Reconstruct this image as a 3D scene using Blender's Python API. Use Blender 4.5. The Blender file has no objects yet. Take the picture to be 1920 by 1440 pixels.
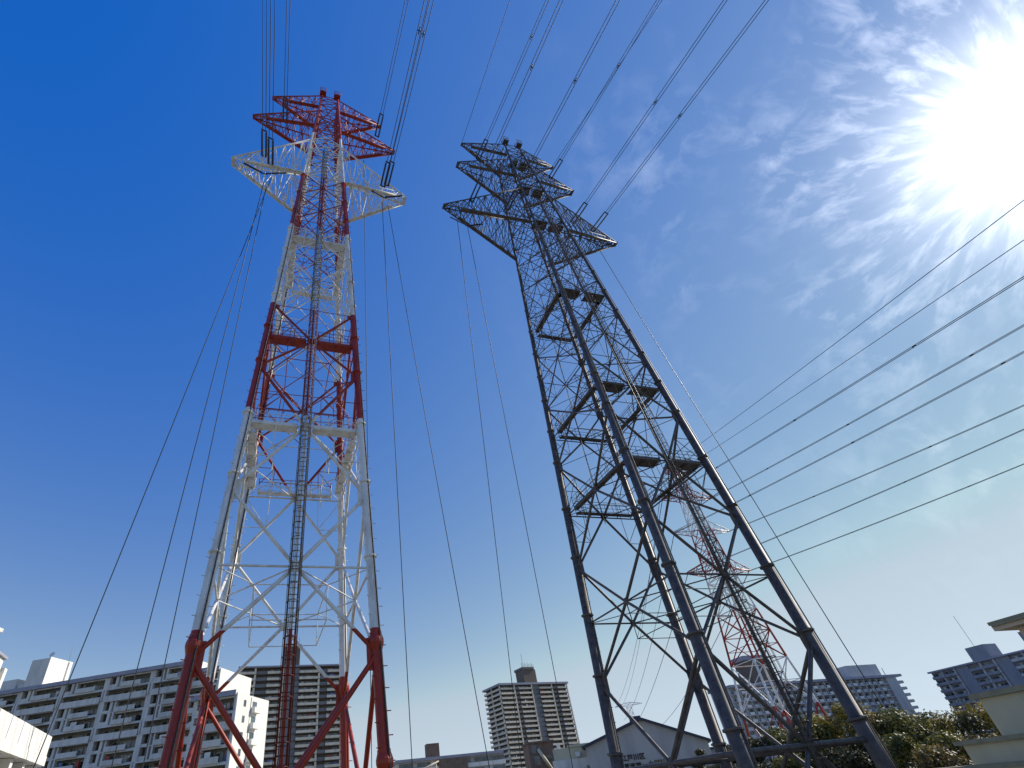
import bpy, bmesh, math, random
from mathutils import Vector, Matrix, Quaternion
random.seed(7)
rad = math.radians
EYE = 5.5                       # the photographer stands on a levee 4 m above the tower yard
scene = bpy.context.scene
C = scene.collection

# ------------------------------------------------------------------ camera
cam = bpy.data.cameras.new('camera')
cam_ob = bpy.data.objects.new('camera', cam)
C.objects.link(cam_ob)
scene.camera = cam_ob
cam.sensor_fit = 'HORIZONTAL'
cam.sensor_width = 36.0
cam.lens = 954.13 / 1920 * 36
cam.shift_x = 140.46 / 1920
cam.shift_y = 66.68 / 1920
cam.clip_start = 0.1
cam.clip_end = 6000
PITCH, ROLL = rad(37.126), rad(-6.786)
fw = Vector((0, math.cos(PITCH), math.sin(PITCH)))
up0 = Vector((0, -math.sin(PITCH), math.cos(PITCH)))
rt0 = Vector((1, 0, 0))
rt = rt0 * math.cos(ROLL) + up0 * math.sin(ROLL)
up = up0 * math.cos(ROLL) - rt0 * math.sin(ROLL)
m = Matrix((rt, up, -fw)).transposed().to_4x4()
m.translation = Vector((0, 0, EYE))
cam_ob.matrix_world = m

# ------------------------------------------------------------------ sky and sun
SUN_AZ, SUN_EL = 67.4, 35.0     # azimuth from +Y towards +X
sd = Vector((math.sin(rad(SUN_AZ)) * math.cos(rad(SUN_EL)), math.cos(rad(SUN_AZ)) * math.cos(rad(SUN_EL)), math.sin(rad(SUN_EL))))
world = bpy.data.worlds.new('World')
scene.world = world
world.use_nodes = True
wn, wl = world.node_tree.nodes, world.node_tree.links
wn.clear()
def wnode(t, **k):
    n = wn.new(t)
    for a, b in k.items(): setattr(n, a, b)
    return n
def wmath(op, a, b=None, c=None, clamp=False):
    n = wn.new('ShaderNodeMath'); n.operation = op; n.use_clamp = clamp
    for i, v in enumerate((a, b, c)):
        if v is None: continue
        if isinstance(v, (int, float)): n.inputs[i].default_value = v
        else: wl.new(v, n.inputs[i])
    return n.outputs[0]
def wdot(a, vec):
    n = wn.new('ShaderNodeVectorMath'); n.operation = 'DOT_PRODUCT'
    wl.new(a, n.inputs[0]); n.inputs[1].default_value = vec
    return n.outputs['Value']
sky = wnode('ShaderNodeTexSky', sky_type='NISHITA', sun_disc=False)
sky.sun_elevation = rad(SUN_EL); sky.sun_rotation = rad(SUN_AZ)
sky.altitude = 0; sky.air_density = 1.0; sky.dust_density = 0.0; sky.ozone_density = 3.0
tc = wnode('ShaderNodeTexCoord')
d = tc.outputs['Generated']
# the photograph's vivid rendering of a clear sky: redder part held down, blue lifted
sp = wnode('ShaderNodeSeparateColor'); wl.new(sky.outputs[0], sp.inputs[0])
hs = wnode('ShaderNodeCombineColor')
blue = wmath('MULTIPLY_ADD', sp.outputs[2], 0.25, 3.80)
wl.new(blue, hs.inputs[2])
wl.new(wmath('MINIMUM', wmath('MAXIMUM', wmath('MULTIPLY_ADD', sp.outputs[0], 1.48, -0.80), 0.02), wmath('MULTIPLY', blue, 0.69)), hs.inputs[0])
wl.new(wmath('MINIMUM', wmath('MAXIMUM', wmath('MULTIPLY_ADD', sp.outputs[1], 1.05, -0.10), 0.05), wmath('MULTIPLY', blue, 0.85)), hs.inputs[1])
# thin cirrus veil: bright where it scatters sunlight forward, near the sun
cosang = wdot(d, sd)
theta = wmath('ARCCOSINE', wmath('MINIMUM', cosang, 0.99999))
e1 = sd.cross(Vector((0, 0, 1))).normalized(); e2 = sd.cross(e1).normalized()
phi = wmath('ARCTAN2', wdot(d, e2), wdot(d, e1))
comb = wnode('ShaderNodeCombineXYZ')
wl.new(wmath('MULTIPLY', phi, 3.4), comb.inputs[0]); wl.new(wmath('MULTIPLY', theta, 7.0), comb.inputs[1])
nz = wnode('ShaderNodeTexNoise'); nz.inputs['Scale'].default_value = 2.3; nz.inputs['Detail'].default_value = 6; nz.inputs['Roughness'].default_value = 0.6
nz.inputs['Distortion'].default_value = 0.35
wl.new(comb.outputs[0], nz.inputs['Vector'])
nz2 = wnode('ShaderNodeTexNoise'); nz2.inputs['Scale'].default_value = 5.5; nz2.inputs['Detail'].default_value = 6
wl.new(d, nz2.inputs['Vector'])
streak = wmath('MULTIPLY', wmath('MULTIPLY_ADD', nz.outputs[0], 3.4, -1.60, True), wmath('MULTIPLY_ADD', nz2.outputs[0], 4.0, -1.55, True))
veil = wmath('EXPONENT', wmath('MULTIPLY', wmath('POWER', wmath('DIVIDE', theta, 0.40), 2.0), -1.0))
aure1 = wmath('EXPONENT', wmath('MULTIPLY', wmath('POWER', wmath('DIVIDE', theta, 0.10), 2.0), -1.0))
aure2 = wmath('EXPONENT', wmath('MULTIPLY', wmath('DIVIDE', theta, 0.085), -1.0))
glow = wmath('ADD', wmath('MULTIPLY', aure1, 10.0), wmath('MULTIPLY', aure2, 10.0))
glow = wmath('MULTIPLY', glow, wmath('MULTIPLY_ADD', nz.outputs[0], 1.1, 0.45))
glow = wmath('ADD', glow, wmath('MULTIPLY', wmath('MULTIPLY', streak, veil), 4.6))
glow = wmath('ADD', glow, wmath('MULTIPLY', wmath('EXPONENT', wmath('DIVIDE', theta, -0.6)), 0.55))   # broad solar aureole
gm = wnode('ShaderNodeVectorMath', operation='SCALE'); gm.inputs[0].default_value = (1.0, 0.97, 0.92)
wl.new(glow, gm.inputs['Scale'])
# pale haze low over the city
el = wnode('ShaderNodeSeparateXYZ'); wl.new(d, el.inputs[0])
haze = wmath('MULTIPLY', wmath('EXPONENT', wmath('DIVIDE', wmath('MAXIMUM', el.outputs[2], 0.0), -0.075)), 2.0)
hz_ = wnode('ShaderNodeVectorMath', operation='SCALE'); hz_.inputs[0].default_value = (0.96, 0.99, 1.0); wl.new(haze, hz_.inputs['Scale'])
adh = wnode('ShaderNodeVectorMath', operation='ADD'); wl.new(gm.outputs[0], adh.inputs[0]); wl.new(hz_.outputs[0], adh.inputs[1])
add = wnode('ShaderNodeVectorMath', operation='ADD')
wl.new(hs.outputs[0], add.inputs[0]); wl.new(adh.outputs[0], add.inputs[1])
bg = wnode('ShaderNodeBackground'); bg.inputs['Strength'].default_value = 0.11
wl.new(add.outputs[0], bg.inputs['Color'])
wo = wnode('ShaderNodeOutputWorld'); wl.new(bg.outputs[0], wo.inputs['Surface'])

sun = bpy.data.lights.new('sun', 'SUN'); sun.energy = 4.6; sun.angle = rad(0.53); sun.color = (1.0, 0.93, 0.82)
sun_ob = bpy.data.objects.new('sun', sun); C.objects.link(sun_ob)
sun_ob.rotation_euler = sd.to_track_quat('Z', 'Y').to_euler()
sun_ob.location = (60, 30, 90)
vs = scene.view_settings
vs.view_transform = 'Standard'; vs.look = 'None'; vs.exposure = 0.12; vs.gamma = 1.0; vs.use_curve_mapping = False

# ------------------------------------------------------------------ materials
def mat(name, col, rough=0.6, metal=0.0, var=0.0, vscale=3.0, col2=None, bump=0.0, streaks=0.0, objvar=0.0, spec=0.5):
    """Principled surface; noise in world space mixes towards col2 (dirt, rust, wear)."""
    M = bpy.data.materials.new(name); M.use_nodes = True
    n, l = M.node_tree.nodes, M.node_tree.links
    p = n['Principled BSDF']
    p.inputs['Base Color'].default_value = (*col, 1); p.inputs['Roughness'].default_value = rough; p.inputs['Metallic'].default_value = metal
    p.inputs['Specular IOR Level'].default_value = spec
    base = None
    if var or streaks:
        g = n.new('ShaderNodeNewGeometry')
        mp = n.new('ShaderNodeMapping'); mp.inputs['Scale'].default_value = (1, 1, 0.18 if streaks else 1)
        l.new(g.outputs['Position'], mp.inputs['Vector'])
        t = n.new('ShaderNodeTexNoise'); t.inputs['Scale'].default_value = vscale; t.inputs['Detail'].default_value = 5
        l.new(mp.outputs[0], t.inputs['Vector'])
        r = n.new('ShaderNodeMapRange'); r.inputs['From Min'].default_value = 0.42; r.inputs['From Max'].default_value = 0.72
        r.inputs['To Max'].default_value = var or streaks
        l.new(t.outputs[0], r.inputs['Value'])
        mx = n.new('ShaderNodeMix'); mx.data_type = 'RGBA'
        mx.inputs[6].default_value = (*col, 1); mx.inputs[7].default_value = (*(col2 or tuple(c * 0.5 for c in col)), 1)
        l.new(r.outputs[0], mx.inputs[0]); base = mx.outputs[2]
        l.new(base, p.inputs['Base Color'])
    if objvar:
        oi = n.new('ShaderNodeObjectInfo')
        hv = n.new('ShaderNodeHueSaturation')
        mr = n.new('ShaderNodeMapRange'); mr.inputs['To Min'].default_value = 1 - objvar; mr.inputs['To Max'].default_value = 1 + objvar
        l.new(oi.outputs['Random'], mr.inputs['Value']); l.new(mr.outputs[0], hv.inputs['Value'])
        if base: l.new(base, hv.inputs['Color'])
        else: hv.inputs['Color'].default_value = (*col, 1)
        l.new(hv.outputs[0], p.inputs['Base Color'])
    if bump:
        t2 = n.new('ShaderNodeTexNoise'); t2.inputs['Scale'].default_value = vscale * 6
        b = n.new('ShaderNodeBump'); b.inputs['Strength'].default_value = bump; b.inputs['Distance'].default_value = 0.05
        g2 = n.new('ShaderNodeNewGeometry'); l.new(g2.outputs['Position'], t2.inputs['Vector'])
        l.new(t2.outputs[0], b.inputs['Height']); l.new(b.outputs[0], p.inputs['Normal'])
    return M

def banded(name, zs, red, white):
    """Aviation paint: bands change at heights zs (above ground), starting red at the bottom."""
    M = bpy.data.materials.new(name); M.use_nodes = True
    n, l = M.node_tree.nodes, M.node_tree.links
    p = n['Principled BSDF']; p.inputs['Roughness'].default_value = 0.42
    g = n.new('ShaderNodeNewGeometry'); s = n.new('ShaderNodeSeparateXYZ'); l.new(g.outputs['Position'], s.inputs[0])
    dv = n.new('ShaderNodeMath'); dv.operation = 'DIVIDE'; dv.inputs[1].default_value = 100.0; l.new(s.outputs['Z'], dv.inputs[0])
    cr = n.new('ShaderNodeValToRGB'); cr.color_ramp.interpolation = 'CONSTANT'
    els = cr.color_ramp.elements
    els[0].position = 0.0; els[0].color = (0, 0, 0, 1)
    els[1].position = zs[0] / 100; els[1].color = (1, 1, 1, 1)
    for i, z in enumerate(zs[1:]):
        e = els.new(z / 100); v = i % 2; e.color = (v, v, v, 1)
    l.new(dv.outputs[0], cr.inputs[0])
    t = n.new('ShaderNodeTexNoise'); t.inputs['Scale'].default_value = 1.9; t.inputs['Detail'].default_value = 8; t.inputs['Roughness'].default_value = 0.65
    mp = n.new('ShaderNodeMapping'); mp.inputs['Scale'].default_value = (1, 1, 0.3)
    l.new(g.outputs['Position'], mp.inputs['Vector']); l.new(mp.outputs[0], t.inputs['Vector'])
    def dirty(c, dcol, amount):
        r = n.new('ShaderNodeMapRange'); r.inputs['From Min'].default_value = 0.46; r.inputs['From Max'].default_value = 0.70; r.inputs['To Max'].default_value = amount
        l.new(t.outputs[0], r.inputs['Value'])
        x = n.new('ShaderNodeMix'); x.data_type = 'RGBA'; x.inputs[6].default_value = (*c, 1); x.inputs[7].default_value = (*dcol, 1)
        l.new(r.outputs[0], x.inputs[0]); return x.outputs[2]
    mx = n.new('ShaderNodeMix'); mx.data_type = 'RGBA'
    l.new(cr.outputs[0], mx.inputs[0]); l.new(dirty(red, tuple(v * 0.45 for v in red), 0.8), mx.inputs[6]); l.new(dirty(white, (0.32, 0.18, 0.10), 0.5), mx.inputs[7])
    l.new(mx.outputs[2], p.inputs['Base Color'])
    return M

RED, WHITE = (0.36, 0.028, 0.006), (0.80, 0.79, 0.76)
BAND1 = [z + EYE for z in (7.35, 20.7, 31.9, 43.8, 55.0, 66.3)]
M_T1 = banded('aviation_paint', BAND1, RED, WHITE)
M_LADDER = banded('ladder_paint', BAND1, (0.15, 0.012, 0.006), (0.085, 0.085, 0.085))
M_T3 = banded('aviation_paint_far', [z + EYE for z in (10.9, 20.8, 32.6, 42.6, 55.2, 65.3)], RED, WHITE)
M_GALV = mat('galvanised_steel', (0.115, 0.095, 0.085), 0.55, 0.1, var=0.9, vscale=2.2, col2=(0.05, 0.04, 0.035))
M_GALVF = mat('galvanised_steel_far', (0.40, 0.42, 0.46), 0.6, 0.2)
M_INS = mat('insulator_porcelain', (0.035, 0.03, 0.028), 0.25)
M_WIRE = mat('conductor', (0.035, 0.045, 0.06), 0.5, 0.3)
M_BLACK = mat('black_cable', (0.012, 0.012, 0.014), 0.5)
M_CONC = mat('footing_concrete', (0.33, 0.32, 0.30), 0.9, var=0.5, vscale=1.5, bump=0.3)
M_B1 = mat('painted_concrete_pale', (0.72, 0.69, 0.63), 0.8, streaks=0.6, vscale=0.8, col2=(0.40, 0.38, 0.35), objvar=0.07)
M_B1W = mat('painted_concrete_white', (0.80, 0.78, 0.72), 0.8, streaks=0.25, vscale=0.5, col2=(0.55, 0.53, 0.48))
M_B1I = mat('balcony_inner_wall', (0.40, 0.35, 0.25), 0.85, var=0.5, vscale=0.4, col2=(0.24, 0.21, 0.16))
M_B2 = mat('balcony_beige', (0.80, 0.69, 0.52), 0.8, streaks=0.5, vscale=0.8, col2=(0.42, 0.35, 0.27), objvar=0.08)
M_B2D = mat('tile_brown', (0.15, 0.115, 0.085), 0.7, var=0.5, vscale=0.6, col2=(0.09, 0.07, 0.055))
M_B2G = mat('panel_grey', (0.20, 0.20, 0.20), 0.7, objvar=0.2)
M_B7 = mat('tile_pale_blue_grey', (0.55, 0.54, 0.54), 0.8, streaks=0.4, vscale=0.6, col2=(0.25, 0.26, 0.30))
M_B8 = mat('tile_slate', (0.30, 0.31, 0.35), 0.8, streaks=0.4, vscale=0.6, col2=(0.13, 0.14, 0.19))
M_ROOFV = mat('roof_parapet_grey', (0.34, 0.34, 0.40), 0.7, var=0.3, vscale=0.5)
M_BEIGE = mat('render_beige', (0.62, 0.56, 0.39), 0.9, streaks=0.5, vscale=0.6, col2=(0.36, 0.34, 0.26), bump=0.1)
M_COPING = mat('coping_olive', (0.33, 0.30, 0.20), 0.85, var=0.5, vscale=2.0)
M_CREAM = mat('render_cream_pink', (0.66, 0.54, 0.42), 0.9, var=0.2, vscale=0.5)
M_GYM = mat('cladding_blue_grey', (0.47, 0.46, 0.44), 0.75, streaks=0.4, vscale=0.5, col2=(0.21, 0.22, 0.24))
M_ROOFD = mat('roof_sheet_dark_blue', (0.03, 0.04, 0.07), 0.5, var=0.3)
M_SIGN = mat('sign_black', (0.012, 0.011, 0.012), 0.5)
M_GLASS = mat('window_glass', (0.05, 0.075, 0.09), 0.08, 0.0, objvar=0.7, spec=0.8)
M_DARK = mat('opening_shade_and_dark_fittings', (0.045, 0.042, 0.04), 0.8, objvar=0.5)  # near-black: shade painted into landing openings, also dark doors, boxes and clutter
M_FRAME = mat('window_frame', (0.26, 0.26, 0.25), 0.5, objvar=0.4)
M_RAIL = mat('balcony_rail', (0.10, 0.09, 0.08), 0.5)
M_CURT = mat('curtain', (0.45, 0.44, 0.42), 0.9, objvar=0.55)
M_CLOTH = [mat('laundry_' + n_, c_, 0.95, objvar=0.3) for n_, c_ in (('white', (0.75, 0.75, 0.73)), ('blue', (0.12, 0.2, 0.42)), ('grey', (0.3, 0.29, 0.28)), ('red', (0.4, 0.08, 0.07)))]
M_WOODR = mat('weathered_brown_wall', (0.22, 0.15, 0.11), 0.9, var=0.6, vscale=1.2, col2=(0.10, 0.07, 0.055), bump=0.3)
M_BARK = mat('bark', (0.09, 0.065, 0.045), 0.95, var=0.5, vscale=4, bump=0.4)

def leafmat(name, a, b, c):
    M = bpy.data.materials.new(name); M.use_nodes = True
    n, l = M.node_tree.nodes, M.node_tree.links
    p = n['Principled BSDF']; p.inputs['Roughness'].default_value = 0.55
    g = n.new('ShaderNodeNewGeometry')
    t = n.new('ShaderNodeTexNoise'); t.inputs['Scale'].default_value = 0.9; t.inputs['Detail'].default_value = 3
    l.new(g.outputs['Position'], t.inputs['Vector'])
    ad = n.new('ShaderNodeMath'); ad.operation = 'MULTIPLY_ADD'; ad.inputs[1].default_value = 0.35
    l.new(g.outputs['Random Per Island'], ad.inputs[0]); l.new(t.outputs[0], ad.inputs[2])
    cr = n.new('ShaderNodeValToRGB')
    cr.color_ramp.elements[0].position = 0.38; cr.color_ramp.elements[0].color = (*a, 1)
    cr.color_ramp.elements[1].position = 0.95; cr.color_ramp.elements[1].color = (*c, 1)
    e = cr.color_ramp.elements.new(0.62); e.color = (*b, 1)
    l.new(ad.outputs[0], cr.inputs[0]); l.new(cr.outputs[0], p.inputs['Base Color'])
    tr = n.new('ShaderNodeBsdfTranslucent'); l.new(cr.outputs[0], tr.inputs['Color'])
    ms = n.new('ShaderNodeMixShader'); ms.inputs[0].default_value = 0.3
    l.new(p.outputs[0], ms.inputs[1]); l.new(tr.outputs[0], ms.inputs[2]); l.new(ms.outputs[0], n['Material Output'].inputs['Surface'])
    return M
M_LEAF = leafmat('leaves_olive', (0.04, 0.052, 0.014), (0.10, 0.115, 0.03), (0.28, 0.24, 0.05))
M_LEAFY = leafmat('leaves_yellowing', (0.07, 0.066, 0.016), (0.22, 0.18, 0.035), (0.50, 0.38, 0.06))
M_LEAFB = leafmat('leaves_russet', (0.05, 0.045, 0.016), (0.13, 0.105, 0.034), (0.28, 0.20, 0.06))
M_LEAFD = leafmat('leaves_dark', (0.022, 0.026, 0.010), (0.055, 0.06, 0.022), (0.13, 0.11, 0.035))

# ------------------------------------------------------------------ mesh helpers
def link(o, parent=None):
    C.objects.link(o)
    if parent: o.parent = parent
    return o
def empty(name, loc, rz=0.0, label=None, cat=None, group=None):
    o = bpy.data.objects.new(name, None); o.location = loc; o.rotation_euler = (0, 0, rz); o.empty_display_size = 0.5
    C.objects.link(o)
    if label: tag(o, label, cat, group)
    return o
def tag(o, label, cat, group=None):
    o['label'] = label; o['category'] = cat
    if group: o['group'] = group
    return o
def meshobj(name, bm, material, parent=None, smooth=False):
    me = bpy.data.meshes.new(name); bm.to_mesh(me); bm.free()
    me.materials.append(material)
    if smooth:
        for p in me.polygons: p.use_smooth = True
    return link(bpy.data.objects.new(name, me), parent)
_unit = {}
def unit_mesh(kind, material):
    k = (kind, material.name)
    if k in _unit: return _unit[k]
    bm = bmesh.new()
    if kind == 'cube': bmesh.ops.create_cube(bm, size=1.0)
    elif kind.startswith('tube'):
        n = int(kind[4:])
        a = [bm.verts.new((math.cos(2*math.pi*i/n), math.sin(2*math.pi*i/n), 0)) for i in range(n)]
        b = [bm.verts.new((v.co.x, v.co.y, 1)) for v in a]
        for i in range(n):
            f = bm.faces.new((a[i], a[(i+1) % n], b[(i+1) % n], b[i])); f.smooth = True
        bm.faces.new(a[::-1]); bm.faces.new(b)
    elif kind == 'flange':
        n = 14; prof = ((1.0, -0.5), (1.38, -0.22), (1.38, 0.22), (1.0, 0.5)); lathe(bm, prof, n)
    elif kind == 'flange_big':
        n = 14; prof = ((1.0, -1.15), (1.42, -0.25), (1.42, 0.12), (1.12, 0.75), (1.12, 1.0), (0.9, 1.02)); lathe(bm, prof, n)
    me = bpy.data.meshes.new(kind); bm.to_mesh(me); bm.free(); me.materials.append(material)
    _unit[k] = me
    return me
def lathe(bm, prof, n):
    rings = [[bm.verts.new((r*math.cos(2*math.pi*i/n), r*math.sin(2*math.pi*i/n), z)) for i in range(n)] for r, z in prof]
    for a, b in zip(rings, rings[1:]):
        for i in range(n): bm.faces.new((a[i], a[(i+1) % n], b[(i+1) % n], b[i]))
    bm.faces.new(rings[0][::-1]); bm.faces.new(rings[-1])
Z = Vector((0, 0, 1))
def bar(name, a, b, r, material, parent, n=8):
    """A straight round member from a to b: one object, mesh shared by all members of its material."""
    a, b = Vector(a), Vector(b); dv = b - a
    o = bpy.data.objects.new(name, unit_mesh('tube%d' % n, material))
    o.location = a; o.rotation_mode = 'QUATERNION'; o.rotation_quaternion = Z.rotation_difference(dv); o.scale = (r, r, dv.length)
    return link(o, parent)
def ring_at(name, kind, p, axis, r, h, material, parent):
    o = bpy.data.objects.new(name, unit_mesh(kind, material))
    o.location = p; o.rotation_mode = 'QUATERNION'; o.rotation_quaternion = Z.rotation_difference(Vector(axis)); o.scale = (r, r, h)
    return link(o, parent)
def box(name, parent, material, x0, x1, y0, y1, z0, z1):
    o = bpy.data.objects.new(name, unit_mesh('cube', material))
    o.location = ((x0+x1)/2, (y0+y1)/2, (z0+z1)/2); o.scale = (x1-x0, y1-y0, z1-z0)
    return link(o, parent)
def child_box(name, par, material, x0, x1, y0, y1, z0, z1):
    """A sub-part: coordinates in the thing's space, parented to a part that itself is placed and scaled."""
    o = bpy.data.objects.new(name, unit_mesh('cube', material))
    link(o, par)
    M = Matrix.LocRotScale(Vector(((x0+x1)/2, (y0+y1)/2, (z0+z1)/2)), None, Vector((x1-x0, y1-y0, z1-z0)))
    P = Matrix.LocRotScale(par.location, par.rotation_quaternion if par.rotation_mode == 'QUATERNION' else par.rotation_euler.to_quaternion(), par.scale)
    o.matrix_parent_inverse = P.inverted(); o.matrix_basis = M
    return o
def tube_bm(bm, pts, r, n=6, closed=False):
    pts = [Vector(p) for p in pts]; rings = []
    for i, p in enumerate(pts):
        t = (pts[min(i+1, len(pts)-1)] - pts[max(i-1, 0)]).normalized()
        s = t.cross(Z if abs(t.z) < 0.9 else Vector((1, 0, 0))).normalized(); u = s.cross(t)
        rr = r[i] if isinstance(r, (list, tuple)) else r
        rings.append([bm.verts.new(p + (s*math.cos(2*math.pi*k/n) + u*math.sin(2*math.pi*k/n)) * rr) for k in range(n)])
    for a, b in zip(rings, rings[1:]):
        for k in range(n):
            f = bm.faces.new((a[k], a[(k+1) % n], b[(k+1) % n], b[k])); f.smooth = True
    bm.faces.new(rings[0][::-1]); bm.faces.new(rings[-1])
def box_bm(bm, x0, x1, y0, y1, z0, z1):
    v = [bm.verts.new((x, y, z)) for z in (z0, z1) for y in (y0, y1) for x in (x0, x1)]
    for f in ((0, 2, 3, 1), (4, 5, 7, 6), (0, 1, 5, 4), (2, 6, 7, 3), (0, 4, 6, 2), (1, 3, 7, 5)): bm.faces.new([v[i] for i in f])

# ------------------------------------------------------------------ ground
def setting(o): o['kind'] = 'structure'; return o
M_GROUND = mat('yard_gravel', (0.17, 0.165, 0.15), 0.95, var=0.6, vscale=0.15, col2=(0.10, 0.11, 0.06), bump=0.2)
M_GRASS = mat('levee_grass', (0.07, 0.085, 0.03), 0.95, var=0.7, vscale=1.2, col2=(0.14, 0.12, 0.05), bump=0.5)
bm = bmesh.new(); bmesh.ops.create_grid(bm, x_segments=8, y_segments=8, size=3500)
setting(meshobj('ground', bm, M_GROUND))
bm = bmesh.new()                # levee under the photographer
prof = [(-60, -0.5), (-14, 3.86), (5.0, 3.9), (17, -0.5)]
rows = [[bm.verts.new((x, y, z)) for y, z in prof] for x in (-260, 260)]
for i in range(3): bm.faces.new((rows[0][i], rows[1][i], rows[1][i+1], rows[0][i+1]))
setting(meshobj('levee', bm, M_GRASS))

# ------------------------------------------------------------------ lattice towers
NODES = [-5.0, 6.2, 15.1, 25.1, 32.0, 39.3, 45.4, 50.4, 55.2]
CENTR = [0.78, 10.6, 20.0, 28.3, 35.7, 42.4, 47.9, 52.8]
FLANGES = [1.8, 6.8, 11.25, 16.1, 20.7, 25.6, 29.3, 33.2, 36.5, 39.9, 43.4, 47.0, 50.7, 54.5]
def build_tower(name, label, loc, yaw, k, w0, slope, zref, material, leg_r, arms, decks, ladder=True, top=80.0, thick=0.88, bigs=(), walk=True):
    T = empty(name, (loc[0], loc[1], 0), yaw, label, 'pylon')
    H = EYE
    def w(z): return max(w0 - slope * (z - zref), 0.9)
    def cn(sx, sy, z, out=0.0):
        ww = w(z); return Vector((sx * (ww/2 + out), sy * (ww*k/2 + out), z + H))
    corners = ((-1, -1), (1, -1), (1, 1), (-1, 1))
    faces = [(corners[i], corners[(i+1) % 4]) for i in range(4)]
    def mid(f, z, out=0.0):
        p = (cn(*f[0], z) + cn(*f[1], z)) / 2
        nrm = Vector((f[0][0]+f[1][0], f[0][1]+f[1][1], 0)).normalized()
        return p + nrm * out
    # legs: tubes stepping thinner at each flange
    cuts = [-5.3] + FLANGES + [60.0, 66.0, 72.0, top]
    for sx, sy in corners:
        pts, rs = [], []
        for a, b in zip(cuts, cuts[1:]):
            r = leg_r((a+b)/2)
            pts += [cn(sx, sy, a + 0.01), cn(sx, sy, b - 0.01)]; rs += [r, r]
        bm = bmesh.new(); tube_bm(bm, pts, rs, 14)
        leg = meshobj('leg', bm, material, T)
        axis = (cn(sx, sy, 40) - cn(sx, sy, 0)).normalized()
        for z in FLANGES:
            big = any(abs(z-b) < 0.1 for b in bigs)
            ring_at('flange', 'flange_big' if big else 'flange', cn(sx, sy, z), axis, leg_r(z) * (1.0 if big else 1.0), 0.42 if big else 0.24, material, leg)
        # step bolts up both sides, a cable on the front
        bm = bmesh.new(); i = 0; z = -3.0
        while z < 56:
            r = leg_r(z); p = cn(sx, sy, z); dirs = (Vector((1, 0, 0)), Vector((-0.8, -0.6, 0)))[i % 2]
            tube_bm(bm, (p + dirs * r * 0.9, p + dirs * (r + 0.20)), 0.022, 4); i += 1; z += 0.48
        meshobj('step_bolts', bm, material, leg)['kind'] = 'stuff'
        bm = bmesh.new()
        tube_bm(bm, [cn(sx, sy, z) + Vector((0.42, -0.9, 0)).normalized() * (leg_r(z) + 0.07) for z in range(-3, 57, 3)], 0.045, 5)
        meshobj('climbing_cable', bm, M_BLACK if material is not M_GALV else material, leg)
        box('footing', T, M_CONC, *(sum(((c - 1.1, c + 1.1) for c in cn(sx, sy, -5.3).xy), ())), 0.0, 0.45)
    # faces: crossed diagonals meeting at a mid node, with a strut through it
    for fi, f in enumerate(faces):
        for i, zc in enumerate(CENTR):
            z0, z1 = NODES[i], NODES[i+1]
            rd = (0.145, 0.122, 0.118, 0.10, 0.075, 0.066, 0.06, 0.058)[i] * thick
            M0 = mid(f, zc)
            for c in f:
                bar('diagonal_brace', cn(*c, z0), M0, rd, material, T)
                bar('diagonal_brace', M0, cn(*c, z1), rd, material, T)
                nrm = (cn(*f[1], zc) - cn(*f[0], zc)).normalized()
                if i < 5:
                    sgn = 1 if c is f[0] else -1
                    g = bpy.data.objects.new('gusset', unit_mesh('cube', material)); rl = leg_r(z1)
                    p = cn(*c, z1) + nrm * sgn * (rl + 0.09); g.location = p; g.rotation_mode = 'QUATERNION'
                    ax = (cn(*c, 40) - cn(*c, 0)).normalized()
                    ynew = ax.cross(nrm).normalized()
                    g.rotation_quaternion = Matrix((nrm, ynew, ax)).transposed().to_quaternion()
                    g.scale = (0.30, 0.07, 1.5 - 0.22*i); link(g, T)
                if i >= 1:       # thin redundant members
                    q = (cn(*c, z1) + M0) / 2; q0 = (cn(*c, z0) + M0) / 2
                    hq = (cn(*c, zc) + M0) / 2
                    if i >= 2:
                        bar('secondary_strut', q, hq, 0.03 * thick, material, T, 6)
                        bar('secondary_strut', q0, hq, 0.03 * thick, material, T, 6)
                    if i >= 2:
                        bar('bracing_strut', q, cn(*c, q.z - H), 0.034 * thick, material, T, 6)
                        bar('bracing_strut', q0, cn(*c, q0.z - H), 0.034 * thick, material, T, 6)
                        bar('bracing_strut', q, cn(*c, zc), 0.032 * thick, material, T, 6)
                        bar('bracing_strut', q0, cn(*c, zc), 0.032 * thick, material, T, 6)
            if i >= 3: bar('bracing_strut', cn(*f[0], z1), cn(*f[1], z1), 0.034 * thick, material, T, 6)
            bar('horizontal_strut', cn(*f[0], zc), cn(*f[1], zc), 0.15 if i == 0 else rd * 0.62, material, T)
            ring_at('node_plate', 'flange', M0, Vector((f[0][0]+f[1][0], f[0][1]+f[1][1], 0)), rd * 1.9, 0.12, material, T)
    for i, zc in enumerate(CENTR):          # plan bracing inside each mid level
        ms = [mid(f, zc) for f in faces]
        for a in range(4):
            A, B = ms[a], ms[(a+1) % 4]
            bar('plan_brace', A, B, 0.052 * thick, material, T, 6)
            if i < 4:
                h = (A + B) / 2
                bar('plan_tie', h, cn(*corners[(a+1) % 4], zc), 0.034 * thick, material, T, 6)
                bar('plan_tie', h, (B + ms[(a+2) % 4]) / 2, 0.038 * thick, material, T, 6)
                if i in (1, 2): bar('hanger', h, h + Vector((0, 0, -1.9)), 0.035 * thick, material, T, 6)
                if i == 1: bar('hanger_tie', h + Vector((0, 0, -1.9)), (B + ms[(a+2) % 4]) / 2 + Vector((0, 0, -1.9)), 0.035 * thick, material, T, 6)
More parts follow.
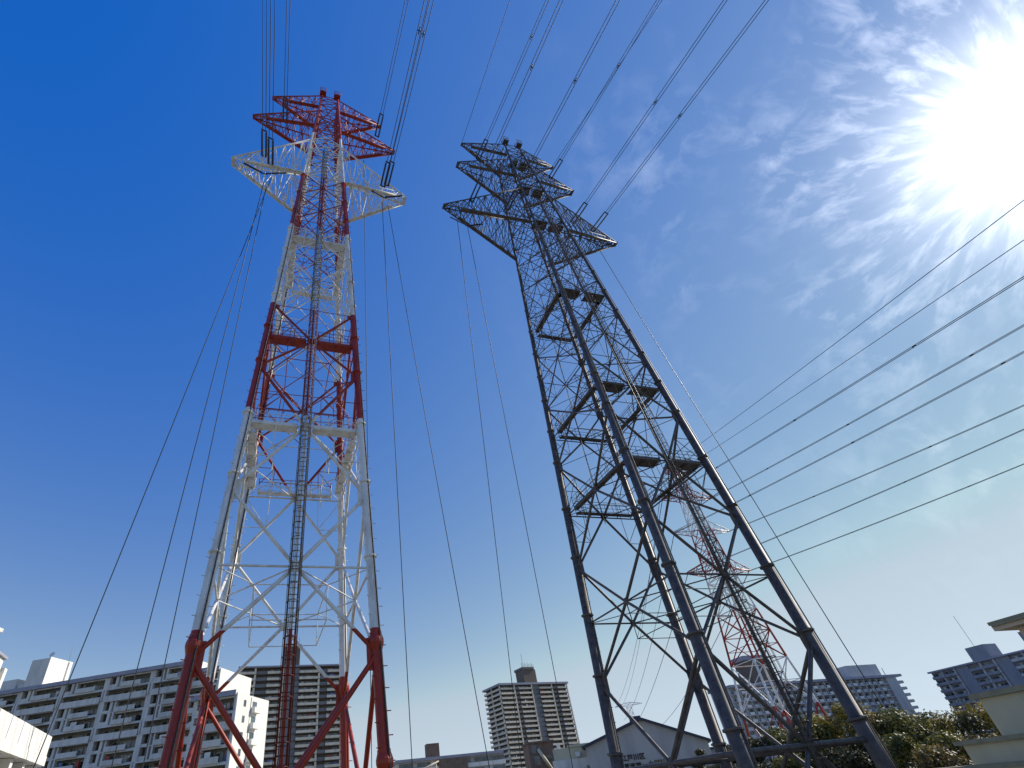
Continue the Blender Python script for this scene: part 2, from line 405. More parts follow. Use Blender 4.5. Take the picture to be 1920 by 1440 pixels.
    for i, z1 in enumerate(NODES[1:]):      # plan bracing and hangers at the leg nodes
        if i < 2: continue
        ms = [mid(f, z1) for f in faces]
        for a in range(4):
            bar('node_plan_brace', ms[a], ms[(a+1) % 4], 0.032, material, T, 6)
            bar('node_hanger', mid(faces[a], CENTR[i]), ms[a], 0.03, material, T, 6)
        bar('node_plan_brace', cn(-1, -1, z1), cn(1, 1, z1), 0.03, material, T, 6); bar('node_plan_brace', cn(1, -1, z1), cn(-1, 1, z1), 0.03, material, T, 6)
    # head: closely braced body through the arms
    zs = [55.2, 58.4, 61.6, 64.6, 67.2, 69.6, 72.0, 74.2, 76.4, 78.3, top]
    for f in faces:
        for i, (a, b) in enumerate(zip(zs, zs[1:])):
            bar('head_brace', cn(*f[0], a), cn(*f[1], b), 0.055 * thick, material, T, 6)
            bar('head_brace', cn(*f[1], a), cn(*f[0], b), 0.055 * thick, material, T, 6)
            bar('head_strut', cn(*f[0], b), cn(*f[1], b), 0.055 * thick, material, T, 6)
            if i % 2 == 0: bar('head_plan_brace', mid(f, b), cn(f[1][0], f[1][1], b), 0.05, material, T, 6)
    for b in zs[1::2]:
        bar('head_plan_brace', cn(-1, -1, b), cn(1, 1, b), 0.06, material, T, 6); bar('head_plan_brace', cn(1, -1, b), cn(-1, 1, b), 0.06, material, T, 6)
    # cross-arms
    for (zlo, zhi, ztip, L, tipw, cr, n) in arms:
        for s in (-1, 1):
            roots = [cn(s, sy, z) for sy in (-1, 1) for z in (zlo, zhi)]
            tips = [Vector((s*L, sy*tipw/2, ztip + H + dz)) for sy in (-1, 1) for dz in (-0.13, 0.13)]
            bm = bmesh.new()
            for a, b in zip(roots, tips): tube_bm(bm, (a, b), cr, 8)
            for a, b in ((0, 2), (1, 3), (0, 1), (2, 3)): tube_bm(bm, (tips[a], tips[b]), cr*0.9, 6)
            box_bm(bm, min(s*L, s*(L+0.30)), max(s*L, s*(L+0.30)), -tipw/2-0.06, tipw/2+0.06, ztip+H-0.10, ztip+H+0.06)
            arm = meshobj('cross_arm', bm, material, T)
            def P(j, t): return roots[j].lerp(tips[j], t)
            ts = [1 - (1 - q / n) ** 1.12 for q in range(n + 1)]
            for j0, j1 in ((0, 1), (2, 3), (0, 2), (1, 3)):
                for q in range(n):
                    a, b = (j0, j1) if q % 2 else (j1, j0)
                    bar('lattice_strut', P(a, ts[q]), P(b, ts[q+1]), cr*(0.66 if material is M_GALV else 0.55), material, arm, 6)
                    if 0 < q: bar('lattice_post', P(j0, ts[q]), P(j1, ts[q]), cr*(0.55 if material is M_GALV else 0.42), material, arm, 6)
                    if j1 - j0 == 1 and material is M_GALV: bar('lattice_strut', P(b, ts[q]), P(a, ts[q+1]), cr*0.45, material, arm, 6)
                    if j0 == 0 and j1 == 2 and q % 2: bar('lattice_strut', P(b, ts[q]), P(a, ts[q+1]), cr*0.4, material, arm, 6)
            if walk:             # narrow catwalks lying along the two lower chords
                for j in (0, 2):
                    a, b = P(j, 0.02), P(j, 0.82); dv = b - a
                    o = bpy.data.objects.new('catwalk', unit_mesh('cube', material)); o.location = (a+b)/2 + Vector((0, (0.22 if j == 0 else -0.22), 0.02))
                    xa = dv.normalized(); ya = Z.cross(xa).normalized(); za = xa.cross(ya)
                    o.rotation_mode = 'QUATERNION'; o.rotation_quaternion = Matrix((xa, ya, za)).transposed().to_quaternion(); o.scale = (dv.length, 0.30, 0.05)
                    link(o, arm)
                    bm = bmesh.new(); m = int(dv.length / 0.9)
                    for q in range(m + 1):
                        p = a.lerp(b, q / m); tube_bm(bm, (p, p + Vector((0, 0, 0.95))), 0.022, 4)
                    tube_bm(bm, (a + Vector((0, 0, 0.95)), b + Vector((0, 0, 0.95))), 0.026, 4)
                    meshobj('arm_handrail', bm, material, arm)
    # working decks cantilevered outside the faces
    def deck(f, z, t0, t1, depth=1.15, rail=True):
        a, b = cn(*f[0], z), cn(*f[1], z); nrm = -Vector((f[0][0]+f[1][0], f[0][1]+f[1][1], 0)).normalized()
        A, B = a.lerp(b, t0) + nrm*0.12, a.lerp(b, t1) + nrm*0.12; dv = B - A; x = dv.normalized()
        bm = bmesh.new()
        for d0, d1, h0, h1 in ((0.0, depth, 0.0, 0.07), (0.0, 0.05, 0.07, 0.22)):
            v = [bm.verts.new(A + x*px + nrm*pd + Z*(ph + 0.12)) for ph in (h0, h1) for pd in (d0, d1) for px in (0, dv.length)]
            for q in ((0, 2, 3, 1), (4, 5, 7, 6), (0, 1, 5, 4), (2, 6, 7, 3), (0, 4, 6, 2), (1, 3, 7, 5)): bm.faces.new([v[i] for i in q])
        nb = max(2, int(dv.length / 1.3))
        for q in range(nb + 1):   # joists below
            p = A + x * dv.length * q / nb
            tube_bm(bm, (p + Z*0.05, p + nrm*depth + Z*0.08), 0.05, 4)
        dk = meshobj('deck', bm, material, T)
        if rail:
            bm = bmesh.new(); m = max(2, int(dv.length / 0.75)); o = nrm * 0.02 + Z * 0.15
            for q in range(m + 1):
                p = A + x * dv.length * q / m + o; tube_bm(bm, (p, p + Z*1.1), 0.028, 4)
            for h in (0.4, 0.75, 1.1): tube_bm(bm, (A + o + Z*h, B + o + Z*h), 0.026, 4)
            tube_bm(bm, (A + nrm*depth + Z*1.25, B + nrm*depth + Z*1.25), 0.026, 4)
            for q in range(0, m + 1, 2):
                p = A + x * dv.length * q / m + nrm*depth + Z*0.15; tube_bm(bm, (p, p + Z*1.1), 0.026, 4)
            for e in (A, B): tube_bm(bm, (e + o + Z*1.1, e + nrm*depth + Z*1.25), 0.026, 4)
            meshobj('railing', bm, material, dk)
        return dk
    for z, ring in decks:
        dd = 0.8 if material is M_T1 else 1.15
        deck(faces[0], z, 0.04, 0.43, dd); deck(faces[0], z, 0.57, 0.96, dd)
        if ring:
            for f in faces[1:]: deck(f, z, 0.12, 0.88, 0.50)
    # caged ladder up the front face
    if ladder:
        f = faces[0]; base, tp = mid(f, -4.8, 0.12), mid(f, 62.0, 0.12); ax = (tp - base); L = ax.length; ax.normalize()
        x = Vector((1, 0, 0)); nrm = ax.cross(x).normalized()
        if nrm.y > 0: nrm = -nrm
        bm = bmesh.new()
        for s in (-0.23, 0.23): tube_bm(bm, (base + x*s, tp + x*s), 0.042, 5)
        q = 0.3
        while q < L: p = base + ax*q; tube_bm(bm, (p - x*0.23, p + x*0.23), 0.02, 4); q += 0.34
        lm_ = M_LADDER if material is M_T1 else material
        lad = meshobj('ladder', bm, lm_, T)
        bm = bmesh.new(); q = 2.4
        arc = [math.pi * t / 6 for t in range(7)]
        while q < L:
            p = base + ax*q; tube_bm(bm, [p + x*0.32*math.cos(t) + nrm*0.58*math.sin(t) for t in arc], 0.026, 4); q += 0.85
        for t in arc: tube_bm(bm, (base + ax*2.4 + x*0.32*math.cos(t) + nrm*0.58*math.sin(t), tp + x*0.32*math.cos(t) + nrm*0.58*math.sin(t)), 0.014, 4)
        meshobj('safety_cage', bm, lm_, lad)
        bar('cable_duct', base - nrm*0.10, tp - nrm*0.10, 0.09, material, T)
    # two lamp baskets on the head
    for s in (-1, 1):
        bm = bmesh.new(); c = cn(s, -1, top) * 1.0
        x0, y0 = c.x - s*0.1, c.y - 0.2
        box_bm(bm, x0-0.42, x0+0.42, y0-0.42, y0+0.42, top+H+0.02, top+H+0.10)
        for ax_, ay_ in ((-1, -1), (1, -1), (1, 1), (-1, 1)): tube_bm(bm, ((x0+ax_*0.4, y0+ay_*0.4, top+H), (x0+ax_*0.4, y0+ay_*0.4, top+H+1.15)), 0.035, 4)
        for h in (0.6, 1.12):
            q = [(x0-0.4, y0-0.4), (x0+0.4, y0-0.4), (x0+0.4, y0+0.4), (x0-0.4, y0+0.4)]
            for i in range(4): tube_bm(bm, ((*q[i], top+H+h), (*q[(i+1) % 4], top+H+h)), 0.03, 4)
        box_bm(bm, x0-0.2, x0+0.2, y0-0.2, y0+0.2, top+H+0.1, top+H+0.8)
        meshobj('lamp_basket', bm, material, T)
    return T

T1_C, T1_YAW = (-10.062, 30.0), rad(20.72)
T2_C, T2_YAW = (16.062, 40.0), rad(20.157)
build_tower('lattice_tower', 'tall lattice pylon painted in red and white bands with a caged ladder', T1_C, T1_YAW, 1.3176,
            8.246, 0.0835, 6.86, M_T1, lambda z: 0.275 - 0.0012 * z if z < 56 else 0.16,
            [(55.4, 64.4, 59.5, 9.75, 1.0, 0.10, 9), (69.2, 74.0, 71.6, 8.9, 0.5, 0.095, 9), (75.8, 79.8, 78.5, 7.2, 0.4, 0.085, 8)],
            [(20.0, True), (28.3, False), (42.4, True)], bigs=(1.8, 6.8))
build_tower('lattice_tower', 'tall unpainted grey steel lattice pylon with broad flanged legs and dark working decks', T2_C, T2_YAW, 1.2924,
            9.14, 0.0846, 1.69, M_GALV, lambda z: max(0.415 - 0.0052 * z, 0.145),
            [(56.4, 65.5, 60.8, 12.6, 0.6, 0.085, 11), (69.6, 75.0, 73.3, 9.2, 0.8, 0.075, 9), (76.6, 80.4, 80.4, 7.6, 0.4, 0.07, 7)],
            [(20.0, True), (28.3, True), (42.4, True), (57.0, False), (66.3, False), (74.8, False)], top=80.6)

# ------------------------------------------------------------------ insulators and conductors
def insulator_proto():
    bm = bmesh.new(); n = 8
    prof = [(0.05, 0.25)]
    z = 0.3
    while z < 3.0: prof += [(0.05, z), (0.125, z + 0.03), (0.125, z + 0.06), (0.05, z + 0.10)]; z += 0.155
    prof += [(0.05, 3.15)]
    lathe(bm, prof, n)
    me = bpy.data.meshes.new('string'); bm.to_mesh(me); bm.free(); me.materials.append(M_INS)
    bm = bmesh.new(); box_bm(bm, -0.33, 0.33, -0.03, 0.03, -0.07, 0.07)
    y = bpy.data.meshes.new('yoke'); bm.to_mesh(y); bm.free(); y.materials.append(M_INS)
    return me, y
INS_ME, YOKE_ME = insulator_proto()
def insulator(p, dirv, label, group, single=False, scale=1.0):
    o = empty('insulator_string', p, 0, label, 'insulator', group)
    o.rotation_mode = 'QUATERNION'; o.rotation_quaternion = Z.rotation_difference(Vector(dirv)); o.scale = (scale,)*3
    for s in ((0,) if single else (-0.24, 0.24)):
        c = bpy.data.objects.new('string', INS_ME); c.location = (s, 0, 0); link(c, o)
    for z in (0.2, 3.2):
        c = bpy.data.objects.new('yoke', YOKE_ME); c.location = (0, 0, z); link(c, o)
    return o
def wire(pts, r, label, group=None, twin=0.0, spacer=0.0, name='power_cable'):
    bm = bmesh.new()
    pts = [Vector(p) for p in pts]
    side = (pts[-1] - pts[0]).cross(Z).normalized() * twin
    for s in ((-0.5, 0.5) if twin else (0,)):
        tube_bm(bm, [p + side*s for p in pts], r, 6)
    o = meshobj(name, bm, M_WIRE)
    tag(o, label, 'power line', group)
    if spacer:
        bm = bmesh.new(); acc = 0.0; nxt = spacer
        for a, b in zip(pts, pts[1:]):
            L = (b-a).length
            while nxt <= acc + L:
                p = a.lerp(b, (nxt-acc)/L); dv = (b-a).normalized()
                tube_bm(bm, (p - dv*0.3, p + dv*0.3), 0.055, 6)
                if twin: tube_bm(bm, (p - side*0.55, p + side*0.55), 0.045, 6)
                nxt += spacer
            acc += L
        meshobj('spacer', bm, M_WIRE, o)
    return o
def span(a, q, length, S=260.0, n=26):
    """Points of a span leaving a through q, flattening like a hung cable."""
    a, q = Vector(a), Vector(q); h = Vector((q.x-a.x, q.y-a.y, 0)); L0 = h.length; h.normalize(); s0 = (q.z-a.z)/L0
    return [a + h*t + Z*(s0*t*(1 - t/S)) for t in [length*i/n for i in range(n+1)]]
def up_(p): return Vector((p[0], p[1], p[2] + EYE))
def near_span(a, q, lab_w, lab_i, grp_i, twin=0.34, ins=True, single=False):
    a, q = up_(a), up_(q); dv = (q-a).normalized()
    if ins:
        insulator(a, dv, lab_i, grp_i, single)
        st = a + dv*3.3
    else: st = a
    wire(span(st, q, 150), 0.036, lab_w, 'conductors running overhead', twin, 13.0 if twin else 0)
RW, GR = 'red-white pylon', 'grey pylon'
for a, q, w_, i_ in (
    ((-15.97, 26.80, 60.13), (-10.79, 12.63, 58.33), f'outer overhead conductor from lower arm of {RW}; side away from grey pylon', f'insulator string at outer end of lower white arm, away from {GR}'),
    ((-14.88, 26.57, 57.43), (-9.63, 12.11, 55.63), f'inner overhead conductor from lower arm of {RW}; side away from grey pylon', f'twin insulator string on inner part of lower white arm, side away from {GR}'),
    ((-14.74, 27.59, 70.47), (-10.29, 15.10, 68.67), f'overhead conductor from upper red arm of {RW}; side away from grey pylon', f'twin insulator string on upper red arm, side away from {GR}'),
    ((-3.67, 31.78, 73.30), (2.19, 16.94, 71.50), f'overhead conductor from upper red arm on the side towards {GR}', f'twin insulator string on upper red arm, side towards {GR}'),
    ((-3.17, 31.00, 58.48), (3.47, 13.59, 56.68), f'inner overhead conductor from lower white arm towards {GR}', f'twin insulator string on inner part of lower white arm, side towards {GR}'),
    ((-2.79, 31.68, 59.91), (4.04, 13.98, 58.11), f'outer overhead conductor from lower white arm towards {GR}', f'twin insulator string at outer end of lower white arm, side towards {GR}'),
    ((10.27, 37.02, 74.2), (18.27, 18.87, 72.4), f'overhead conductor from middle arm of {GR}, side towards {RW}', f'twin insulator string on middle arm of {GR}, side towards {RW}'),
    ((7.60, 35.83, 61.3), (16.44, 15.52, 59.5), f'outer overhead conductor from lowest arm of {GR}, side towards {RW}', f'twin insulator string at outer end of lowest arm of {GR}, side towards {RW}'),
    ((11.76, 36.93, 59.72), (21.40, 15.57, 57.92), f'inner overhead conductor from lowest arm of {GR}, side towards {RW}', f'twin insulator string near the body on lowest arm of {GR}, side towards {RW}'),
    ((21.30, 41.07, 74.15), (31.54, 19.90, 72.35), f'overhead conductor from middle arm of {GR}, side towards the sun', f'twin insulator string on middle arm of {GR}, side towards the sun'),
    ((21.28, 40.42, 61.0), (32.51, 17.04, 59.2), f'inner overhead conductor from lowest arm of {GR}, side towards the sun', f'twin insulator string near the body on lowest arm of {GR}, side towards the sun'),
    ((24.12, 41.89, 60.60), (36.56, 17.20, 58.80), f'outer overhead conductor from lowest arm of {GR}, side towards the sun', f'twin insulator string at outer end of lowest arm of {GR}, side towards the sun')):
    near_span(a, q, w_, i_, 'tension insulators on the pylon arms')
near_span((8.75, 37.3, 80.6), (15.2, 19.9, 78.8), f'thin earth wire from top arm of {GR}, side towards {RW}', '', None, 0.0, False)
near_span((23.35, 42.68, 80.6), (29.3, 31.1, 78.8), f'thin earth wire from top arm of {GR}, side towards the sun', '', None, 0.0, False)
# conductors dropping from the arms to the yard beyond the towers
def drop(a, b, label):
    a, b = up_(a), up_(b); dv = b - a
    e = a + dv * ((a.z - 0.3) / (a.z - b.z))
    pts = []
    for i in range(21):
        t = i / 20; p = a.lerp(e, t); off = Vector((dv.x, dv.y, 0)).normalized() * (-1.0) * 4*t*(1-t) * 0.35
        pts.append(p + off)
    wire(pts, 0.038, label, 'conductors dropping to the ground', name='down_lead')
for a, b, l_ in (
    ((-15.32, 28.01, 57.9), (-28.69, 38.48, 8.24), f'down lead from lower arm of {RW} crossing the small white building'),
    ((-16.22, 28.31, 57.6), (-25.11, 40.91, 10.36), f'down lead from lower arm of {RW} crossing the long apartment block'),
    ((-16.02, 28.60, 57.76), (-23.51, 41.85, 11.13), f'down lead from lower arm of {RW} hanging nearest its legs'),
    ((-3.46, 32.50, 58.0), (-5.12, 47.73, 3.31), f'down lead from lower arm of {RW} over open sky'),
    ((-2.85, 33.26, 58.4), (0.83, 47.99, 2.74), f'down lead from lower arm of {RW} passing the box penthouse'),
    ((-5.46, 31.74, 67.33), (-8.20, 47.29, 28.77), f'down lead hanging close along the leg of {RW}'),
    ((5.59, 36.69, 59.53), (4.57, 59.83, 10.68), f'down lead from arm tip of {GR} towards the high-rise penthouse'),
    ((6.75, 37.12, 58.51), (9.05, 59.31, 9.34), f'down lead from arm of {GR} towards the high-rise roof edge'),
    ((25.12, 43.86, 60.4), (33.29, 49.92, 6.14), f'down lead from arm of {GR} on the side towards the sun')):
    drop(a, b, l_)
# V-shaped jumper supports under the lower arms
def vstring(tc, yaw, x, y, z, label):
    c, s = math.cos(yaw), math.sin(yaw)
    def L(px, py, pz): return Vector((tc[0] + px*c - py*s, tc[1] + px*s + py*c, pz + EYE))
    o = empty('v_insulator', L(x, y, z), yaw, label, 'insulator', 'jumper supports under the arms')
    for sg in (-1, 1):
        ci = bpy.data.objects.new('string', INS_ME); ci.rotation_mode = 'QUATERNION'
        ci.rotation_quaternion = Z.rotation_difference(Vector((sg*0.9, 0, 0.5))); ci.scale = (0.9, 0.9, 0.82); link(ci, o)
    c2 = bpy.data.objects.new('yoke', YOKE_ME); link(c2, o)
vstring(T1_C, T1_YAW, -6.2, -1.5, 55.6, f'V-shaped pair of insulators under lower white arm, side away from {GR}')
vstring(T1_C, T1_YAW, 6.9, -1.5, 56.4, f'V-shaped pair of insulators under lower white arm, side towards {GR}')
vstring(T2_C, T2_YAW, -9.7, 0.5, 58.2, f'V-shaped pair of insulators under lowest arm of {GR}, side towards {RW}')
vstring(T2_C, T2_YAW, 9.6, -0.2, 59.0, f'V-shaped pair of insulators under lowest arm of {GR}, side towards the sun')

def far_tower(name, label, loc, yaw, ws, panels, arms, material, r0, top):
    """Simpler lattice tower: ws = [(z, width)...] above eye level."""
    T = empty(name, (loc[0], loc[1], 0), yaw, label, 'pylon')
    def w(z):
        for (a, wa), (b, wb) in zip(ws, ws[1:]):
            if z <= b: return wa + (wb-wa)*(z-a)/(b-a)
        return ws[-1][1]
    def cn(sx, sy, z): return Vector((sx*w(z)/2, sy*w(z)/2, z + EYE))
    cs = ((-1, -1), (1, -1), (1, 1), (-1, 1)); faces = [(cs[i], cs[(i+1) % 4]) for i in range(4)]
    for c in cs:
        bm = bmesh.new(); zz = [p for p in panels]
        tube_bm(bm, [cn(*c, z) for z in zz], [r0*(1 - 0.55*(z-zz[0])/(zz[-1]-zz[0])) for z in zz], 8); meshobj('leg', bm, material, T)
        box('footing', T, M_CONC, *(sum(((q-1.1, q+1.1) for q in cn(*c, panels[0]).xy), ())), 0.0, 0.5)
    for f in faces:
        for a, b in zip(panels, panels[1:]):
            r = r0*0.42 if a < 40 else r0*0.34
            bar('diagonal_brace', cn(*f[0], a), cn(*f[1], b), r, material, T, 6); bar('diagonal_brace', cn(*f[1], a), cn(*f[0], b), r, material, T, 6)
            if a > 8: bar('horizontal_strut', cn(*f[0], b), cn(*f[1], b), r*0.9, material, T, 6)
            if b - a > 6:
                mm = (cn(*f[0], a)+cn(*f[1], a)+cn(*f[0], b)+cn(*f[1], b))/4
                for c in f: bar('bracing_strut', mm, cn(*c, mm.z-EYE), r*0.6, material, T, 6)
    for zlo, zhi, L in arms:
        for s in (-1, 1):
            roots = [cn(s, sy, z) for sy in (-1, 1) for z in (zlo, zhi)]; tip = Vector((s*L, 0, zlo + EYE + 0.25)); tips = [tip + Vector((0, sy*0.4, dz)) for sy in (-1, 1) for dz in (0, 0.3)]
            bm = bmesh.new()
            for a, b in zip(roots, tips): tube_bm(bm, (a, b), r0*0.42, 6)
            tube_bm(bm, (tips[0], tips[2]), r0*0.4, 6)
            arm = meshobj('cross_arm', bm, material, T)
            n = 6
            for j0, j1 in ((0, 1), (2, 3), (0, 2)):
                for q in range(n):
                    a, b = (j0, j1) if q % 2 else (j1, j0)
                    bar('lattice_strut', roots[a].lerp(tips[a], q/n), roots[b].lerp(tips[b], (q+1)/n), r0*0.22, material, arm, 5)
    bar('lightning_rod', (0, 0, top + EYE - 1.5), (0, 0, top + EYE + 1.2), r0*0.25, material, T, 6)
    return T
T3_C, T3_YAW = (71.8, 141.9), rad(12)
far_tower('lattice_tower', 'red and white banded pylon farther off, seen through the legs of the grey pylon', T3_C, T3_YAW,
          [(-5.5, 14.6), (11, 11.4), (21, 9.0), (33, 6.7), (44, 5.1), (56, 3.9), (67, 2.9), (78, 1.4)],
          [-5.4, 11, 21, 27.5, 33, 38.5, 41.5, 44.5, 48.5, 52.5, 56, 59.5, 63, 67, 70, 73, 78], [(43.6, 47.0, 9.5), (55.4, 58.4, 8.7), (66.2, 69.0, 8.1), (75.5, 77.8, 4.0)], M_T3, 0.31, 78)
far_tower('lattice_tower', 'tiny pale pylon with a flat T-shaped head standing on the skyline beyond the gabled hall', (153.5, 580), rad(-16),
          [(-5.5, 13), (30, 7.5), (64, 4.2)], [-5.4, 12, 26, 36, 44, 50, 55, 60, 64], [(61.5, 64.0, 13.0), (36.0, 38.5, 11.5)], M_GALVF, 0.30, 63)
c3, s3 = math.cos(T3_YAW), math.sin(T3_YAW)
def t3(px, z): return Vector((T3_C[0] + px*c3, T3_C[1] + px*s3, z + EYE))
# right-hand span of the far pylon: eight conductors sweeping away past the sun
R3 = [(-3.0, 77.0, (71.50, 37.12, 50.0), 'nearer earth wire'), (3.0, 77.0, (76.65, 43.14, 50.0), 'farther earth wire'),
      (-8.0, 66.4, (82.26, 49.71, 50.0), 'conductor of nearer upper arm tip'), (8.0, 66.4, (90.97, 59.90, 50.0), 'conductor of farther upper arm tip'),
      (-8.6, 55.6, (96.74, 66.66, 50.0), 'conductor of nearer middle arm tip'), (8.6, 55.6, (111.07, 83.43, 50.0), 'conductor of farther middle arm tip'),
      (-9.4, 43.8, (119.14, 92.88, 50.0), 'conductor of nearer lowest arm tip'), (9.4, 43.8, (133.28, 109.43, 50.0), 'conductor of farther lowest arm tip')]
for i, (px, z, e, nm) in enumerate(R3):
    a = t3(px, z); e = Vector((e[0], e[1], e[2] + EYE)); dv = e - a
    pts = []
    for j in range(31):
        t = j / 30 * 1.35; p = a + dv * t
        pts.append(p - Z * (0.35 * (4 * t * (1 - t))))
    wire(pts, 0.05 if i < 2 else 0.055, f'{nm} of far pylon, running towards the sun', 'conductors of the far pylon', 0.0 if i < 2 else 0.5, 26.0, )
# span from the far pylon on to the tiny one
for px, z, zz, xx, nm in ((-9.4, 43.8, 36.5, -11.5, 'lowest arm tip'), (-8.6, 55.6, 50.0, -8, 'middle arm tip'), (-8.0, 66.4, 61.8, -12.5, 'upper arm tip'), (-4.2, 75.6, 64.3, -4, 'head'), (9.4, 43.8, 36.5, 11.5, 'far end of lowest arm')):
    a = t3(px, z); b = Vector((153.5 + xx*math.cos(rad(-16)), 580 + xx*math.sin(rad(-16)), zz + EYE))
    pts = [a.lerp(b, t/30) - Z * (26 * (t/30) * (1 - t/30)) for t in range(31)]
    wire(pts, 0.10, f'sagging conductor from {nm} of far pylon to tiny skyline pylon', 'conductors to the skyline', 0.0, 38.0)

# ------------------------------------------------------------------ buildings
class Frame:
    """Places boxes of one facade: local x along it, y into the building, inside a thing's own space."""
    def __init__(self, thing, ox=0.0, oy=0.0, ang=0.0): self.t, self.ox, self.oy, self.a = thing, ox, oy, ang
    def mtx(self, x0, x1, y0, y1, z0, z1):
        c, s = math.cos(self.a), math.sin(self.a); x, y = (x0+x1)/2, (y0+y1)/2
        return Matrix.LocRotScale(Vector((self.ox + x*c - y*s, self.oy + x*s + y*c, (z0+z1)/2)), Quaternion((0, 0, 1), self.a), Vector((x1-x0, y1-y0, z1-z0)))
    def box(self, name, m, x0, x1, y0, y1, z0, z1, par=None):
        o = bpy.data.objects.new(name, unit_mesh('cube', m)); M = self.mtx(x0, x1, y0, y1, z0, z1)
        if par is None: link(o, self.t); o.matrix_basis = M
        else: link(o, par); o.matrix_parent_inverse = par.matrix_basis.inverted(); o.matrix_basis = M
        return o
def window(F, x0, x1, y, z0, z1, panes=2, curtain=0.25):
    w_ = F.box('window', M_FRAME, x0, x1, y, y+0.10, z0, z1)
    n = panes; pw = (x1-x0-0.08*(n+1))/n
    for i in range(n):
        a = x0 + 0.08 + i*(pw+0.08)
        F.box('pane', M_CURT if random.random() < curtain else M_GLASS, a, a+pw, y-0.03, y+0.02, z0+0.08, z1-0.08, w_)
    return w_
def apartment_facade(F, cols, ztop, floors, fh, m_par, m_wall, m_pier, m_dark, depth=1.5, skip_bottom=0):
    """cols: (kind, width). Slabs, parapets, piers, windows set back behind the balcony line."""
    W_ = sum(c[1] for c in cols)
    for fl in range(floors):
        zt = ztop - fl*fh; zb = zt - fh
        x = 0.0
        for kind, wd in cols:
            if kind == 'bay':
                F.box('floor_slab', m_wall, x, x+wd, 0.0, depth, zt-0.22, zt)
                b = F.box('balcony', m_par, x, x+wd-0.9, -0.45, -0.30, zb+0.05, zb+1.12)
                F.box('balcony_floor', m_wall, x+0.05, x+wd-0.95, -0.298, -0.002, zb-0.16, zb+0.04, b)
                F.box('pier', m_pier, x+wd-0.85, x+wd, -0.5, 0.1, zb+0.06, zt-0.226)
                n = max(2, int((wd-1.2)/2.3)); ww = (wd-1.4)/n
                for i in range(n):
                    if random.random() < 0.93: window(F, x+0.2+i*ww, x+0.2+(i+0.86)*ww, depth-0.13, zb+0.12, zb+2.05, 2, 0.3)
                if random.random() < 0.55:
                    q = x + random.uniform(0.4, wd-2.2); F.box('air_conditioner', M_CURT, q, q+0.8, 0.25, 0.6, zb+0.1, zb+0.75)
                if random.random() < 0.3:
                    q = x + random.uniform(0.4, wd-2.6); F.box('laundry', random.choice(M_CLOTH), q, q+random.uniform(.6, 2.0), 0.1, 0.14, zb+random.uniform(.8, 1.2), zb+1.95)
            elif kind == 'recess':
                F.box('floor_slab', m_wall, x, x+wd, 0.25, depth, zt-0.22, zt)
                F.box('panel', m_dark, x+0.06, x+wd-0.06, 0.30, 0.38, zb+0.10, zb+1.35)
            elif kind == 'shaft':
                F.box('shaft_panel', m_dark, x, x+wd, 0.7, 0.9, zb+0.02, zt-0.02)
                if fl % 1 == 0: F.box('floor_slab', m_wall, x+wd*0.62, x+wd, 0.35, 0.69, zt-0.3, zt-0.02)
            elif kind == 'wall':
                F.box('wall_panel', m_wall, x, x+wd, 0.0, depth, zb+0.01, zt-0.01)
            x += wd

